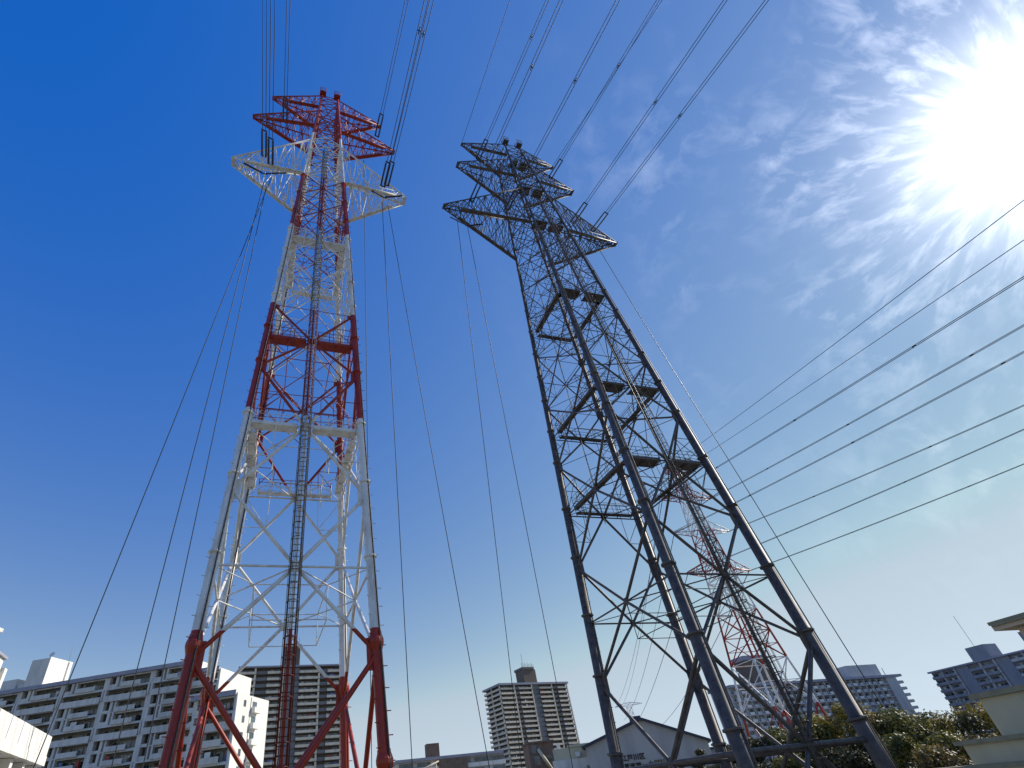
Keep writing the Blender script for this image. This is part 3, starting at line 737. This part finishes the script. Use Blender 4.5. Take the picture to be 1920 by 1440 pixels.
# long pale apartment block with stepped wings
def slab_block(name, label, corner, ang, width, depth, ztop, units, floors, gable_win=True, fh=2.8, lower=False):
    """corner = front right top corner; facade towards -y, white gable on +x side."""
    t = empty(name, (corner[0], corner[1], 0), ang, label, 'building')
    H = ztop + EYE; F = Frame(t)
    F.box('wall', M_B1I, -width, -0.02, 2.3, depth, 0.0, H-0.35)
    F.box('gable_wall', M_B1W, -0.018, 0.26, -0.35, depth+0.1, 0.0, H-0.05)
    r = F.box('roof', M_B1, -width-0.3, 0.0, -0.6, depth+0.3, H-0.34, H-0.02)
    F.box('parapet', M_ROOFV, -width-0.3, -0.01, -0.75, -0.605, H-0.5, H+0.45, r)
    uw = width / units
    for fl in range(floors):
        zt = H - 0.35 - fl*fh; zb = zt - fh
        corridor = fl % 3 == 1
        F.box('floor_slab', M_B1, -width, -0.02, 0.0, 2.298, zb-0.10, zb+0.12)
        for u in range(units):
            x0 = -width + u*uw
            if corridor:
                F.box('balcony', M_B1, x0+0.9, x0+uw-0.5, -0.55, -0.40, zb-0.35, zb+1.05)
                F.box('spandrel', M_B1, x0+0.9, x0+uw-0.5, -0.398, -0.002, zt-0.42, zt-0.11)
                F.box('pier', M_B1, x0+uw-0.48, x0+uw-0.02, -0.30, 0.6, zb+0.13, zt-0.11)
                F.box('pier', M_B1, x0+0.3, x0+0.85, -0.30, 0.6, zb+0.13, zt-0.11)
                for i in range(4):
                    a = x0 + 1.3 + i*(uw-2.4)/4
                    if i % 2 == 0: window(F, a, a+1.7, 2.16, zb+0.9, zb+2.1, 2, 0.3)
                    else: F.box('door', M_DARK, a, a+0.95, 2.20, 2.29, zb+0.13, zb+2.15)
                for i in range(3):
                    if random.random() < 0.6:
                        a = x0 + random.uniform(1.3, uw-2.2); F.box('meter_box', M_CURT if random.random() < .4 else M_DARK, a, a+random.uniform(.5, 1.1), 0.9, 1.3, zb+0.14, zb+random.uniform(.8, 1.6))
            else:
                o = 0.35 if fl % 3 == 0 else 0.0
                F.box('balcony', M_B1, x0+uw*0.36, x0+uw*0.80, -0.80, -0.66, zb-0.05, zb+0.98)
                F.box('balcony_floor', M_B1, x0+uw*0.36, x0+uw*0.80, -0.658, -0.002, zb-0.16, zb+0.04)
                for px, pw in ((0.0, 0.9), (uw*0.20, 0.75), (uw*0.30, 0.5), (uw-0.6, 0.58)):
                    F.box('pier', M_B1, x0+px+0.01, x0+px+pw, -0.05, 0.9, zb+0.13, zt-0.11)
                F.box('spandrel', M_B1, x0+uw*0.36, x0+uw-0.62, 0.0, 0.3, zt-0.45, zt-0.11)
                F.box('opening_shade', M_DARK, x0+1.0, x0+uw*0.20-0.1, 1.2, 2.29, zb+0.13, zt-0.15)  # dark block puts the shade inside the landing opening into colour
                F.box('sill_wall', M_B1, x0+0.92, x0+uw*0.20-0.02, -0.04, 0.12, zb+0.13, zb+0.55 + o)
                n = 3
                for i in range(n):
                    a = x0 + uw*0.36 + i*(uw*0.58)/n
                    window(F, a, a+uw*0.58/n*0.85, 2.16, zb+0.13, zb+2.05, 2, 0.25)
                if random.random() < 0.6:
                    a = x0 + uw*random.uniform(.38, .7); F.box('air_conditioner', M_CURT, a, a+0.85, 0.3, 0.65, zb+0.15, zb+0.85)
                if random.random() < 0.55:
                    a = x0 + uw*random.uniform(.38, .6); F.box('laundry', random.choice(M_CLOTH), a, a+random.uniform(.5, 2.2), 0.2, 0.25, zb+random.uniform(.8, 1.2), zb+1.95)
                for _ in range(3):
                    if random.random() < 0.6:
                        a = x0 + uw*random.uniform(.37, .88); F.box('balcony_clutter', random.choice(M_CLOTH + [M_DARK, M_DARK, M_WOODR]), a, a+random.uniform(.3, .9), 1.2, 1.7, zb+0.13, zb+random.uniform(.7, 1.9))
        if gable_win:
            w_ = F.box('gable_window', M_FRAME, 0.262, 0.32, depth*0.18, depth*0.18+0.9, zb+0.9, zb+2.1)
            F.box('pane', M_GLASS, 0.30, 0.335, depth*0.18+0.08, depth*0.18+0.82, zb+0.98, zb+2.02, w_)
            if lower:
                b = F.box('gable_balcony', M_B1W, 0.262, 1.2, depth*0.42, depth*0.42+2.6, zb+0.05, zb+1.05)
                w2 = F.box('gable_window', M_FRAME, 0.262, 0.32, depth*0.46, depth*0.46+1.7, zb+1.06, zb+2.2)
                F.box('pane', M_GLASS, 0.30, 0.335, depth*0.46+0.08, depth*0.46+1.62, zb+1.14, zb+2.12, w2)
                F.box('drain_pipe', M_CURT, 0.262, 0.36, depth*0.40, depth*0.40+0.12, zb, zt)
    return t
main = slab_block('apartment_block', 'long pale grey apartment block with rows of recessed balconies and a white rooftop tower', (-66.6, 135.0), rad(-8.6), 78.0, 13.0, 35.0, 6, 12)
slab_block('apartment_block', 'pale apartment wing with plain sunlit white end wall, stepped between longer block and lower wing', (-57.8, 127.8), rad(-8.0), 10.5, 14.0, 31.0, 1, 11, False)
slab_block('apartment_block', 'lower apartment wing whose sunlit white end wall carries small stacked balconies', (-46.0, 111.0), rad(-9.0), 9.5, 12.2, 22.0, 1, 8, True, 2.8, True)
# rooftop plant of the long block
F = Frame(main)
Hm = 35.0 + EYE
ph = F.box('penthouse', M_B1, -51.5, -46.0, -0.2, 7.0, Hm-0.02, Hm+7.2)
F.box('penthouse_side', M_B1W, -45.995, -45.7, -0.25, 7.05, Hm-0.02, Hm+7.35, ph)
F.box('penthouse_pilaster', M_B1W, -45.69, -45.3, 5.9, 6.9, Hm-0.02, Hm+7.2, ph)
F.box('roof_hut', M_B1, -61.5, -55.0, 0.5, 7.0, Hm-0.02, Hm+3.2)
F.box('roof_tank', M_B1, -54.4, -52.2, 0.8, 3.0, Hm+0.0, Hm+1.8)
bm = bmesh.new(); lathe(bm, ((0.05, 0), (0.45, 0.12), (0.72, 0.32)), 14); me_ = meshobj('dish_antenna', bm, M_B1W)
me_.matrix_world = Matrix.Translation((-112.4, 142.6, Hm+8.05)) @ Matrix.Rotation(rad(70), 4, 'X') ; tag(me_, 'small white dish antenna on top of the white rooftop tower', 'antenna')
bm = bmesh.new(); tube_bm(bm, ((-110.9, 147.4, Hm+7.2), (-110.9, 147.4, Hm+12.0)), 0.05, 5)
tag(meshobj('aerial_mast', bm, M_CURT), 'thin pale aerial rod on the white rooftop tower', 'antenna')

# brown and beige high-rise behind the red and white pylon
tw = empty('apartment_tower', (-104.5, 250.9, 0), rad(22.5), 'dark brown high-rise with rows of beige balconies behind the red and white pylon legs', 'building')
F = Frame(tw); H2 = 60.0 + EYE
F.box('wall', M_B2D, 0.0, 47.6, 1.6, 16.0, 0.0, H2-0.3)
F.box('roof', M_ROOFV, -0.6, 48.2, -0.9, 16.4, H2-0.29, H2+0.35)
apartment_facade(F, [('bay', 7.5), ('recess', 5.0), ('bay', 7.6), ('shaft', 7.0), ('bay', 9.6), ('recess', 3.6), ('bay', 7.3)], H2-0.32, 18, 2.75, M_B2, M_B2D, M_B2, M_B2G)
p_ = F.box('penthouse', M_B2D, 20.2, 27.0, 1.4, 9.0, H2+0.352, H2+9.6)
F.box('penthouse_cap', M_RAIL, 19.9, 27.3, 1.1, 9.3, H2+9.62, H2+10.4, p_)
for q in (20.4, 22.6, 26.2): F.box('aerial', M_RAIL, q, q+0.12, 2.0, 2.12, H2+10.42, H2+13.5, p_)
# far high-rise in the middle
tw = empty('apartment_tower', (20.3, 374.3, 0), rad(27.3), 'free-standing twenty-storey beige apartment tower with wraparound balconies and dark central shaft', 'building')
F = Frame(tw); H3 = 60.0 + EYE
F.box('wall', M_B2D, 1.6, 53.0, 1.6, 22.5, 0.0, H3-0.3)
F.box('roof', M_ROOFV, -0.9, 54.2, -0.9, 23.4, H3-0.29, H3+0.9)
apartment_facade(F, [('bay', 11.0), ('recess', 3.0), ('bay', 10.5), ('shaft', 5.6), ('bay', 10.6), ('recess', 3.6), ('bay', 8.9)], H3-0.32, 21, 2.72, M_B2, M_B2D, M_B2, M_B2G)
FL = Frame(tw, 0.0, 22.5, rad(-90))
apartment_facade(FL, [('bay', 11.2), ('bay', 11.0)], H3-0.32, 21, 2.72, M_B2, M_B2D, M_B2, M_B2G)
FR_ = Frame(tw, 53.2, 0.3, rad(90))
apartment_facade(FR_, [('bay', 11.0), ('bay', 11.0)], H3-0.32, 21, 2.72, M_B2, M_B2D, M_B2, M_B2G, 1.2)
p_ = F.box('penthouse', M_B2D, 21.0, 31.0, 2.0, 12.0, H3+0.902, H3+9.5)
F.box('penthouse_cap', M_RAIL, 20.4, 30.0, 1.6, 12.4, H3+9.52, H3+11.0, p_)
for i in range(9): F.box('aerial', M_RAIL, 20.6+i*1.15, 20.8+i*1.15, 1.8, 2.0, H3+11.02, H3+12.4+random.random()*1.4, p_)
F.box('mast', M_RAIL, 23.0, 23.15, 4.0, 4.15, H3+11.02, H3+20, p_)

# pale blue-grey block behind the trees
tw = empty('apartment_block', (223.6, 309.2, 0), rad(18.5), 'pale blue-grey apartment block with a chequer of small windows and end balconies, above the trees', 'building')
F = Frame(tw); H7 = 32.0 + EYE; W7 = 108.0
F.box('wall', M_B7, -W7, -3.0, 1.5, 14.0, 0.0, H7-0.6)
F.box('roof', M_ROOFV, -W7-0.5, 1.0, -0.8, 15.0, H7-0.59, H7+0.5)
for fl in range(8):
    zt = H7 - 0.62 - fl*2.9; zb = zt - 2.9
    F.box('floor_slab', M_B7, -W7, -10.0, -0.35, 1.49, zb-0.12, zb+0.2)
    n = 22
    for i in range(n):
        a = -W7 + 1 + i*(W7-13)/n
        F.box('balcony', M_B1W if i % 2 else M_B7, a, a+2.6, -0.40, -0.36, zb+0.22, zb+1.25)
        window(F, a+0.2, a+3.4, 1.3, zb+0.3, zb+2.3, 2, 0.35)
        F.box('pier', M_B7, a+3.5, a+3.85, -0.2, 1.2, zb+0.21, zt-0.13)
    F.box('wall_panel', M_B7, -9.9, -3.02, -0.1, 1.48, zb, zt-0.01)
    e_ = F.box('end_balcony', M_B7, -2.98, 1.6, 0.5, 9.0, zb+0.1, zb+1.15)
    F.box('end_balcony_floor', M_B7, -2.99, 1.6, 0.6, 8.9, zb-0.1, zb+0.09, e_)
F.box('penthouse', M_B7, -31.0, -10.0, 1.0, 9.0, H7+0.502, H7+6.0)
p_ = F.box('penthouse', M_B2D, -92.0, -77.0, 1.0, 9.0, H7+0.502, H7+11.0)
F.box('penthouse_cap', M_ROOFV, -92.8, -80.0, 0.4, 9.5, H7+11.02, H7+13.0, p_)
F.box('aerial', M_RAIL, -6.0, -5.8, 2.0, 2.2, H7+0.502, H7+4.2)
# slate block at the right
tw = empty('apartment_block', (229.0, 296.0, 0), rad(-73), 'slate blue apartment block with stair tower and tall whip aerial, behind the beige wall', 'building')
F = Frame(tw); H8 = 30.0 + EYE
F.box('wall', M_B8, 0.0, 84.0, 1.2, 16.0, 0.0, H8-0.3)
F.box('roof', M_ROOFV, -0.5, 84.5, -0.5, 16.4, H8-0.29, H8+0.4)
for fl in range(9):
    zt = H8 - 0.32 - fl*2.9; zb = zt - 2.9
    for i in range(14):
        a = 0.3 + i*6.0
        if i in (2, 5):
            F.box('shaft_panel', M_B8, a, a+5.6, 0.4, 1.19, zb, zt-0.01); continue
        F.box('balcony', M_B7 if i > 5 else M_B8, a, a+5.2, -0.3, -0.18, zb+0.1, zb+1.15)
        F.box('floor_slab', M_B8, a, a+5.7, -0.17, 1.19, zb-0.1, zb+0.09)
        F.box('pier', M_B7, a+5.3, a+5.75, -0.35, 1.0, zb+0.11, zt-0.12)
        for j in range(2): window(F, a+0.2+j*2.6, a+2.5+j*2.6, 1.08, zb+0.3, zb+2.2, 2, 0.35)
p_ = F.box('stair_tower', M_B8, 22.0, 30.0, -0.4, 8.0, H8+0.402, H8+6.0)
F.box('stair_tower', M_B8, 45.0, 56.0, 0.5, 9.0, H8+0.402, H8+7.0)
F.box('whip_aerial', M_CURT, 25.5, 25.62, 1.0, 1.12, H8+6.01, H8+20.0, p_)
# cream building with deep eaves
tw = empty('eaved_house', (33.8, 36.6, 0), rad(-73), 'cream house corner with a deep flat eave, above the beige stepped wall', 'building')
F = Frame(tw)
F.box('wall', M_CREAM, 0.8, 12.0, 0.75, 10.0, 0.0, 5.55+EYE)
r = F.box('roof', M_CREAM, 0.0, 13.0, 0.0, 11.0, 5.56+EYE, 5.9+EYE)
F.box('fascia', M_COPING, -0.06, 13.06, -0.06, 11.06, 5.905+EYE, 6.1+EYE, r)
F.box('gutter', M_COPING, 0.1, 12.9, -0.16, -0.062, 5.8+EYE, 5.93+EYE, r)
F.box('downpipe', M_CURT, 2.0, 2.1, 0.64, 0.748, 0.0, 5.55+EYE)
# beige stepped annex, nearer
tw = empty('beige_annex', (24.4, 30.1, 0), rad(-76), 'beige rendered annex with stepped walls and olive copings', 'building')
F = Frame(tw)
F.box('wall', M_BEIGE, 0.25, 9.0, 0.2, 7.0, 0.0, 1.70+EYE)
F.box('coping', M_COPING, 0.0, 9.2, 0.0, 7.2, 1.705+EYE, 1.93+EYE)
F.box('lower_wall', M_BEIGE, -0.6, 9.0, -1.3, 0.19, 0.0, -0.02+EYE)
F.box('lower_coping', M_COPING, -0.85, 9.2, -1.5, 0.185, -0.015+EYE, 0.16+EYE)
F.box('yard_wall', M_BEIGE, -3.6, 9.0, -2.0, -1.55, 0.0, -0.95+EYE)
F.box('yard_coping', M_COPING, -3.8, 9.2, -2.1, -1.5, -0.945+EYE, -0.78+EYE)
# small white block at the far left with parapet panels
tw = empty('white_annex', (-27.9, 32.7, 0), rad(112.2), 'small white flat-roofed building with panelled parapet and cluttered top-floor balconies', 'building')
F = Frame(tw)     # local x runs away from the camera along the sunlit side, y towards -x world
F.box('wall', M_B1W, -8.0, 11.0, 1.5, 12.0, 0.0, 5.15+EYE)
r = F.box('roof_slab', M_B1W, -8.2, 11.35, -0.3, 12.2, 5.16+EYE, 5.75+EYE)
for i in range(8):
    a = -8.1 + i*2.42; F.box('parapet_panel', M_B1W, a+0.05, a+2.37, -0.28, -0.10, 5.755+EYE, 7.0+EYE)
F.box('parapet_panel', M_B1W, 11.15, 11.33, -0.05, 12.1, 5.755+EYE, 6.98+EYE)
for fl in range(3):
    zt = 5.15 + EYE - fl*2.9
    F.box('floor_slab', M_B1W, -8.0, 11.0, 0.05, 1.49, zt-2.9, zt-2.7)
    for i in range(7):
        a = -7.6 + i*2.7
        F.box('balcony', M_B1W, a, a+1.9, 0.0, 0.12, zt-2.69, zt-1.75)
        F.box('pier', M_B1W, a+2.0, a+2.5, 0.1, 1.0, zt-2.69, zt-0.02)
        window(F, a, a+1.9, 1.38, zt-2.5, zt-0.4, 2, 0.3)
    F.box('wall_panel', M_B1W, 10.2, 10.98, 0.06, 1.48, zt-2.69, zt-0.02)
tw = empty('white_tower_block', (-40.3, 45.6, 0), rad(112), 'pale block corner with vertical pilaster rising behind the small white annex', 'building')
F = Frame(tw)
F.box('wall', M_B1W, -9.0, 0.0, 0.0, 9.0, 0.0, 13.9+EYE); F.box('pilaster', M_B1W, 0.4, 1.0, -0.2, 0.6, 0.0, 13.3+EYE); F.box('roof', M_ROOFV, -9.2, 0.2, -0.2, 9.2, 13.905+EYE, 14.1+EYE)
F.box('link_wall', M_B1, 0.001, 0.399, 0.1, 0.5, 0.0, 13.0+EYE)
# low grey building on the skyline
tw = empty('low_block', (-21.9, 166.8, 0), rad(13.8), 'low flat building with blank brown wall, ribbon windows and a box penthouse', 'building')
F = Frame(tw); H4 = 11 + EYE
F.box('wall', M_B1, 0, 30.0, 1.0, 12, 0, H4-0.4); F.box('roof', M_ROOFV, -0.4, 30.4, 0.0, 12.4, H4-0.39, H4+0.3)
F.box('blank_wall', M_WOODR, 11.5, 19.6, -0.4, 0.98, 0, H4-0.41)
for fl in range(5):
    zb = H4 - 0.5 - (fl+1)*2.4
    for i in range(8):
        a = 0.5 + i*3.8
        if 10 < a + 1 < 19.5: continue
        F.box('ribbon', M_B1W, a, a+3.7, 0.5, 0.99, zb, zb+1.0); window(F, a, a+3.6, 0.8, zb+1.05, zb+2.2, 3, 0.2)
F.box('penthouse', M_WOODR, 8.6, 12.2, 1.5, 5.0, H4+0.302, H4+3.6)
bm = bmesh.new()
for q in range(6): tube_bm(bm, ((4.0+q*1.3, -1.0, H4-3.2+q*0.42), (4.0+q*1.3, -1.0, H4-4.8)), 0.14, 5)
tube_bm(bm, ((3.4, -1.0, H4-3.5), (11.3, -1.0, H4-0.9)), 0.18, 5); tube_bm(bm, ((3.4, -1.0, H4-4.6), (11.3, -1.0, H4-3.0)), 0.15, 5)
meshobj('stair_frame', bm, M_B2, tw)
# weathered brown house and low beige sheds before the high-rise
tw = empty('brown_house', (9.3, 109.6, 0), rad(5), 'narrow weathered brown house with an outside stair below the apartment tower', 'building')
F = Frame(tw)
F.box('wall', M_WOODR, 0, 4.6, 0, 6, 0, 7.5+EYE); F.box('roof', M_WOODR, -0.2, 4.8, -0.3, 6.2, 7.505+EYE, 7.8+EYE)
for a, z in ((0.8, 4.3), (2.9, 4.3), (0.8, 1.6), (2.9, 1.6), (0.5, 6.0)): window(F, a, a+1.0, -0.06, z+EYE, z+1.3+EYE, 1, 0.1)
bm = bmesh.new(); tube_bm(bm, ((1.6, -0.6, 6.6+EYE), (3.3, -0.6, 3.6+EYE)), 0.3, 4); tube_bm(bm, ((3.3, -0.6, 3.6+EYE), (4.3, -0.6, 1.5+EYE)), 0.3, 4); meshobj('outside_stair', bm, M_BEIGE, tw)
tw = empty('beige_house', (11.3, 94.3, 0), rad(-9), 'low beige and grey house with a flat stepped roof beside the gabled hall', 'building')
F = Frame(tw)
F.box('wall', M_B1, 0, 7.6, 0, 8, 0, 3.9+EYE); F.box('upper_wall', M_BEIGE, 0.3, 6.2, 0.5, 7, 3.905+EYE, 5.4+EYE); F.box('roof', M_BEIGE, 2.6, 7.2, 0.2, 7.4, 5.405+EYE, 5.7+EYE)
F.box('canopy', M_BEIGE, 1.2, 4.6, -1.4, -0.01, 2.3+EYE, 2.6+EYE); window(F, 4.9, 7.2, -0.05, 1.4+EYE, 2.9+EYE, 3, 0.1)
F.box('chimney', M_B1W, 1.0, 1.5, 1.0, 1.5, 5.405+EYE, 6.0+EYE); F.box('roof_box', M_B1W, 3.6, 4.3, -0.3, 0.18, 4.1+EYE, 4.7+EYE)
# gabled hall with lettering
gl, gr = Vector((16.0, 90.45, 0)), Vector((32.2, 86.3, 0)); gx = (gr - gl); GW = gx.length; gang = math.atan2(gx.y, gx.x)
tw = empty('gabled_hall', (gl.x, gl.y, 0), gang, 'blue-grey gabled hall with dark roof edge and black characters on its end wall', 'building')
F = Frame(tw)
zl, zr, za, AX, GL = 4.9 + EYE, 3.85 + EYE, 7.35 + EYE, 8.75, 26.0
bm = bmesh.new()
pr = [(0, 0), (GW, 0), (GW, zr), (AX, za), (0, zl)]
v0 = [bm.verts.new((x, 0, z)) for x, z in pr]; v1 = [bm.verts.new((x, GL, z)) for x, z in pr]
bm.faces.new(v0[::-1]); bm.faces.new(v1)
for i in range(5): bm.faces.new((v0[i], v0[(i+1) % 5], v1[(i+1) % 5], v1[i]))
meshobj('wall', bm, M_GYM, tw)
for (xe, ze_) in ((0.0, zl), (GW, zr)):
    dx, dz = xe - AX, ze_ - za; L_ = math.hypot(dx, dz); k_ = 1 + 0.5/L_
    e_ = (AX + dx*k_, za + dz*k_)
    bm = bmesh.new()
    q = [bm.verts.new((x, y, z)) for y in (-0.6, GL+0.6) for x, z in ((AX, za+0.02), (e_[0], e_[1]+0.02), (e_[0], e_[1]+0.34), (AX, za+0.36))]
    for f in ((0, 1, 2, 3), (7, 6, 5, 4), (0, 4, 5, 1), (1, 5, 6, 2), (2, 6, 7, 3), (3, 7, 4, 0)): bm.faces.new([q[i] for i in f])
    bmesh.ops.recalc_face_normals(bm, faces=bm.faces[:])
    meshobj('roof', bm, M_ROOFD, tw)
F.box('ridge_vent', M_ROOFD, AX-1.5, AX+0.1, 0.2, GL-0.4, za+0.1, za+0.62)
for i in range(1, 12):
    xq = GW*i/12; zt_ = za + (zl-za)*(AX-xq)/AX if xq < AX else za + (zr-za)*(xq-AX)/(GW-AX)
    F.box('cladding_rib', M_GYM, xq-0.03, xq+0.03, -0.025, -0.001, 0.2, zt_-0.05)
F.box('side_wing', M_ROOFV, GW+0.02, GW+8.0, 6.0, 16.0, 0.0, zr-0.9); F.box('side_wing_roof', M_ROOFD, GW+0.02, GW+8.5, 5.5, 16.5, zr-0.895, zr-0.6)
def lettering(txt, x, z, size):
    cu = bpy.data.curves.new('lettering', 'FONT'); cu.body = txt; cu.size = size; cu.extrude = 0.03; cu.space_character = 1.08
    cu.offset = 0.02
    tmp = bpy.data.objects.new('tmp', cu); C.objects.link(tmp)
    dg = bpy.context.evaluated_depsgraph_get(); me = bpy.data.meshes.new_from_object(tmp.evaluated_get(dg))
    bpy.data.objects.remove(tmp); me.materials.clear(); me.materials.append(M_SIGN)
    o = bpy.data.objects.new('lettering', me); link(o, tw); o.location = (x, -0.07, z); o.rotation_euler = (rad(90), 0, 0)
lettering('江戸川区', 4.65, 2.75 + EYE, 0.80)
lettering('葛西第一小学校', 4.75, 1.72 + EYE, 0.80)

# ------------------------------------------------------------------ trees
def leaf_cloud(bm, c, rx, ry, rz, n, size, rng):
    for _ in range(n):
        while True:
            p = Vector((rng.uniform(-1, 1), rng.uniform(-1, 1), rng.uniform(-1, 1)))
            if 0.25 < p.length < 1: break
        p = p * (0.55 + 0.45*rng.random()) ** 0.5
        q = Vector((c[0]+p.x*rx, c[1]+p.y*ry, c[2]+p.z*rz))
        nrm = (Vector((p.x, p.y, p.z+0.3)) + Vector((rng.gauss(0, .6), rng.gauss(0, .6), rng.gauss(0, .6)))).normalized()
        a = nrm.orthogonal().normalized(); a.rotate(Quaternion(nrm, rng.uniform(0, 6.28))); b = nrm.cross(a); s = size*rng.uniform(.6, 1.4)
        vs_ = [bm.verts.new(q + a*s), bm.verts.new(q + b*s*0.55), bm.verts.new(q - a*s), bm.verts.new(q - b*s*0.55)]
        bm.faces.new(vs_)
def tree(name, label, x, y, h, r, m, seed, clumps=26, leaves=260, size=0.13, group='trees beyond the yard', low=0.25):
    rng = random.Random(seed)
    t = empty(name, (x, y, 0), 0, label, 'tree', group)
    bm = bmesh.new(); tips = []
    tube_bm(bm, [(0, 0, -0.1), (0.05, 0, h*0.2), (0.12, 0.05, h*0.45), (0.1, 0.1, h*0.8)], [h*0.03, h*0.024, h*0.016, h*0.005], 8)
    for i in range(clumps):
        az = rng.uniform(0, 6.283); el_ = rng.uniform(low, 1.0)
        rr = r*math.sqrt(max(0.05, 1 - ((el_-0.55)/0.55)**2)) * rng.uniform(0.55, 1.0)
        p = Vector((math.cos(az)*rr, math.sin(az)*rr, h*el_ - 0.10*h)); tips.append(p)
        z0 = h*rng.uniform(0.2, 0.6)
        if i % 2 == 0: tube_bm(bm, [(0.05, 0.02, z0), p*0.55 + Vector((0, 0, z0*0.45)), p], [h*0.010, h*0.006, h*0.002], 5)
    meshobj('trunk', bm, M_BARK, t)
    bm = bmesh.new()
    for p in tips:
        q = rng.uniform(0.75, 1.3)*r*0.36
        leaf_cloud(bm, p, q, q, q*0.8, leaves, size, rng)
    meshobj('crown', bm, m, t)
    return t
TREES = (   # azimuth from the photographer, distance, height, radius, leaves, what it stands by
    (21.6, 62, 7.6, 2.9, M_LEAFD, 'dark broad tree at the end of the row, by the gabled hall'),
    (24.6, 61, 8.1, 3.0, M_LEAFD, 'dark leafy tree in front of the far pylon feet'),
    (27.6, 60, 9.1, 3.2, M_LEAF, 'olive tree rising between the braces of the grey pylon'),
    (30.4, 60, 9.7, 3.3, M_LEAFY, 'tallest tree of the row, with a yellow patch under the pale block'),
    (33.0, 60, 8.5, 3.1, M_LEAFB, 'russet-brown tree directly behind the grey pylon outer leg'),
    (35.4, 59, 8.7, 3.1, M_LEAF, 'olive tree below the end balconies of the pale block'),
    (37.5, 56, 8.0, 2.9, M_LEAFY, 'bright yellowing tree in front of the slate block foot'),
    (39.6, 52, 7.5, 2.8, M_LEAFD, 'dark tree pressed against the beige annex wall'),
    (34.6, 49, 6.7, 2.7, M_LEAF, 'low olive tree in front of the taller olive and yellowing trees'),
    (36.9, 46, 6.0, 2.4, M_LEAFB, 'low russet tree beside the yard wall of the beige annex'),
    (31.0, 52, 7.0, 2.8, M_LEAFD, 'low dark tree behind the foot of the grey pylon outer leg'),
    (27.2, 54, 6.4, 2.7, M_LEAF, 'bushy olive tree under the bottom strut of the grey pylon'),
    (23.6, 55, 6.2, 2.5, M_LEAFD, 'squat dark tree behind the front foot of the grey pylon'))
for i, (az, D_, h, r, m_, lab) in enumerate(TREES):
    tree('broadleaf_tree', lab, D_*math.sin(rad(az)), D_*math.cos(rad(az)), h, r, m_, 31+i, 38, 620, 0.10)
tree('conifer', 'dark conical tree against the gabled hall wall', 25.2, 73.6, 9.4, 1.7, M_LEAFD, 21, 18, 220, 0.16, low=0.15)
tree('small_pine', 'dark sparse pine hiding the end of the lettering', 20.3, 68.0, 7.9, 1.5, M_LEAFD, 22, 9, 150, 0.12, low=0.6)
tree('bush', 'low dark bush beside the conical tree', 27.4, 72.0, 7.5, 1.6, M_LEAFD, 23, 9, 200, 0.14)
# lamp head reaching in from beyond the white annex
t = empty('street_lamp', (-27.45, 29.5, 0), 0, 'white lamp head on a pole beside the small white annex', 'street lamp')
bm = bmesh.new(); tube_bm(bm, ((-1.2, 0, 0), (-1.2, 0, 15.7), (-0.9, 0, 16.15), (0.1, -0.1, 16.2)), 0.07, 8); meshobj('pole', bm, M_CURT, t)
bm = bmesh.new(); box_bm(bm, 0.0, 0.55, -0.25, 0.1, 16.08, 16.28); meshobj('lamp_head', bm, M_B1W, t)
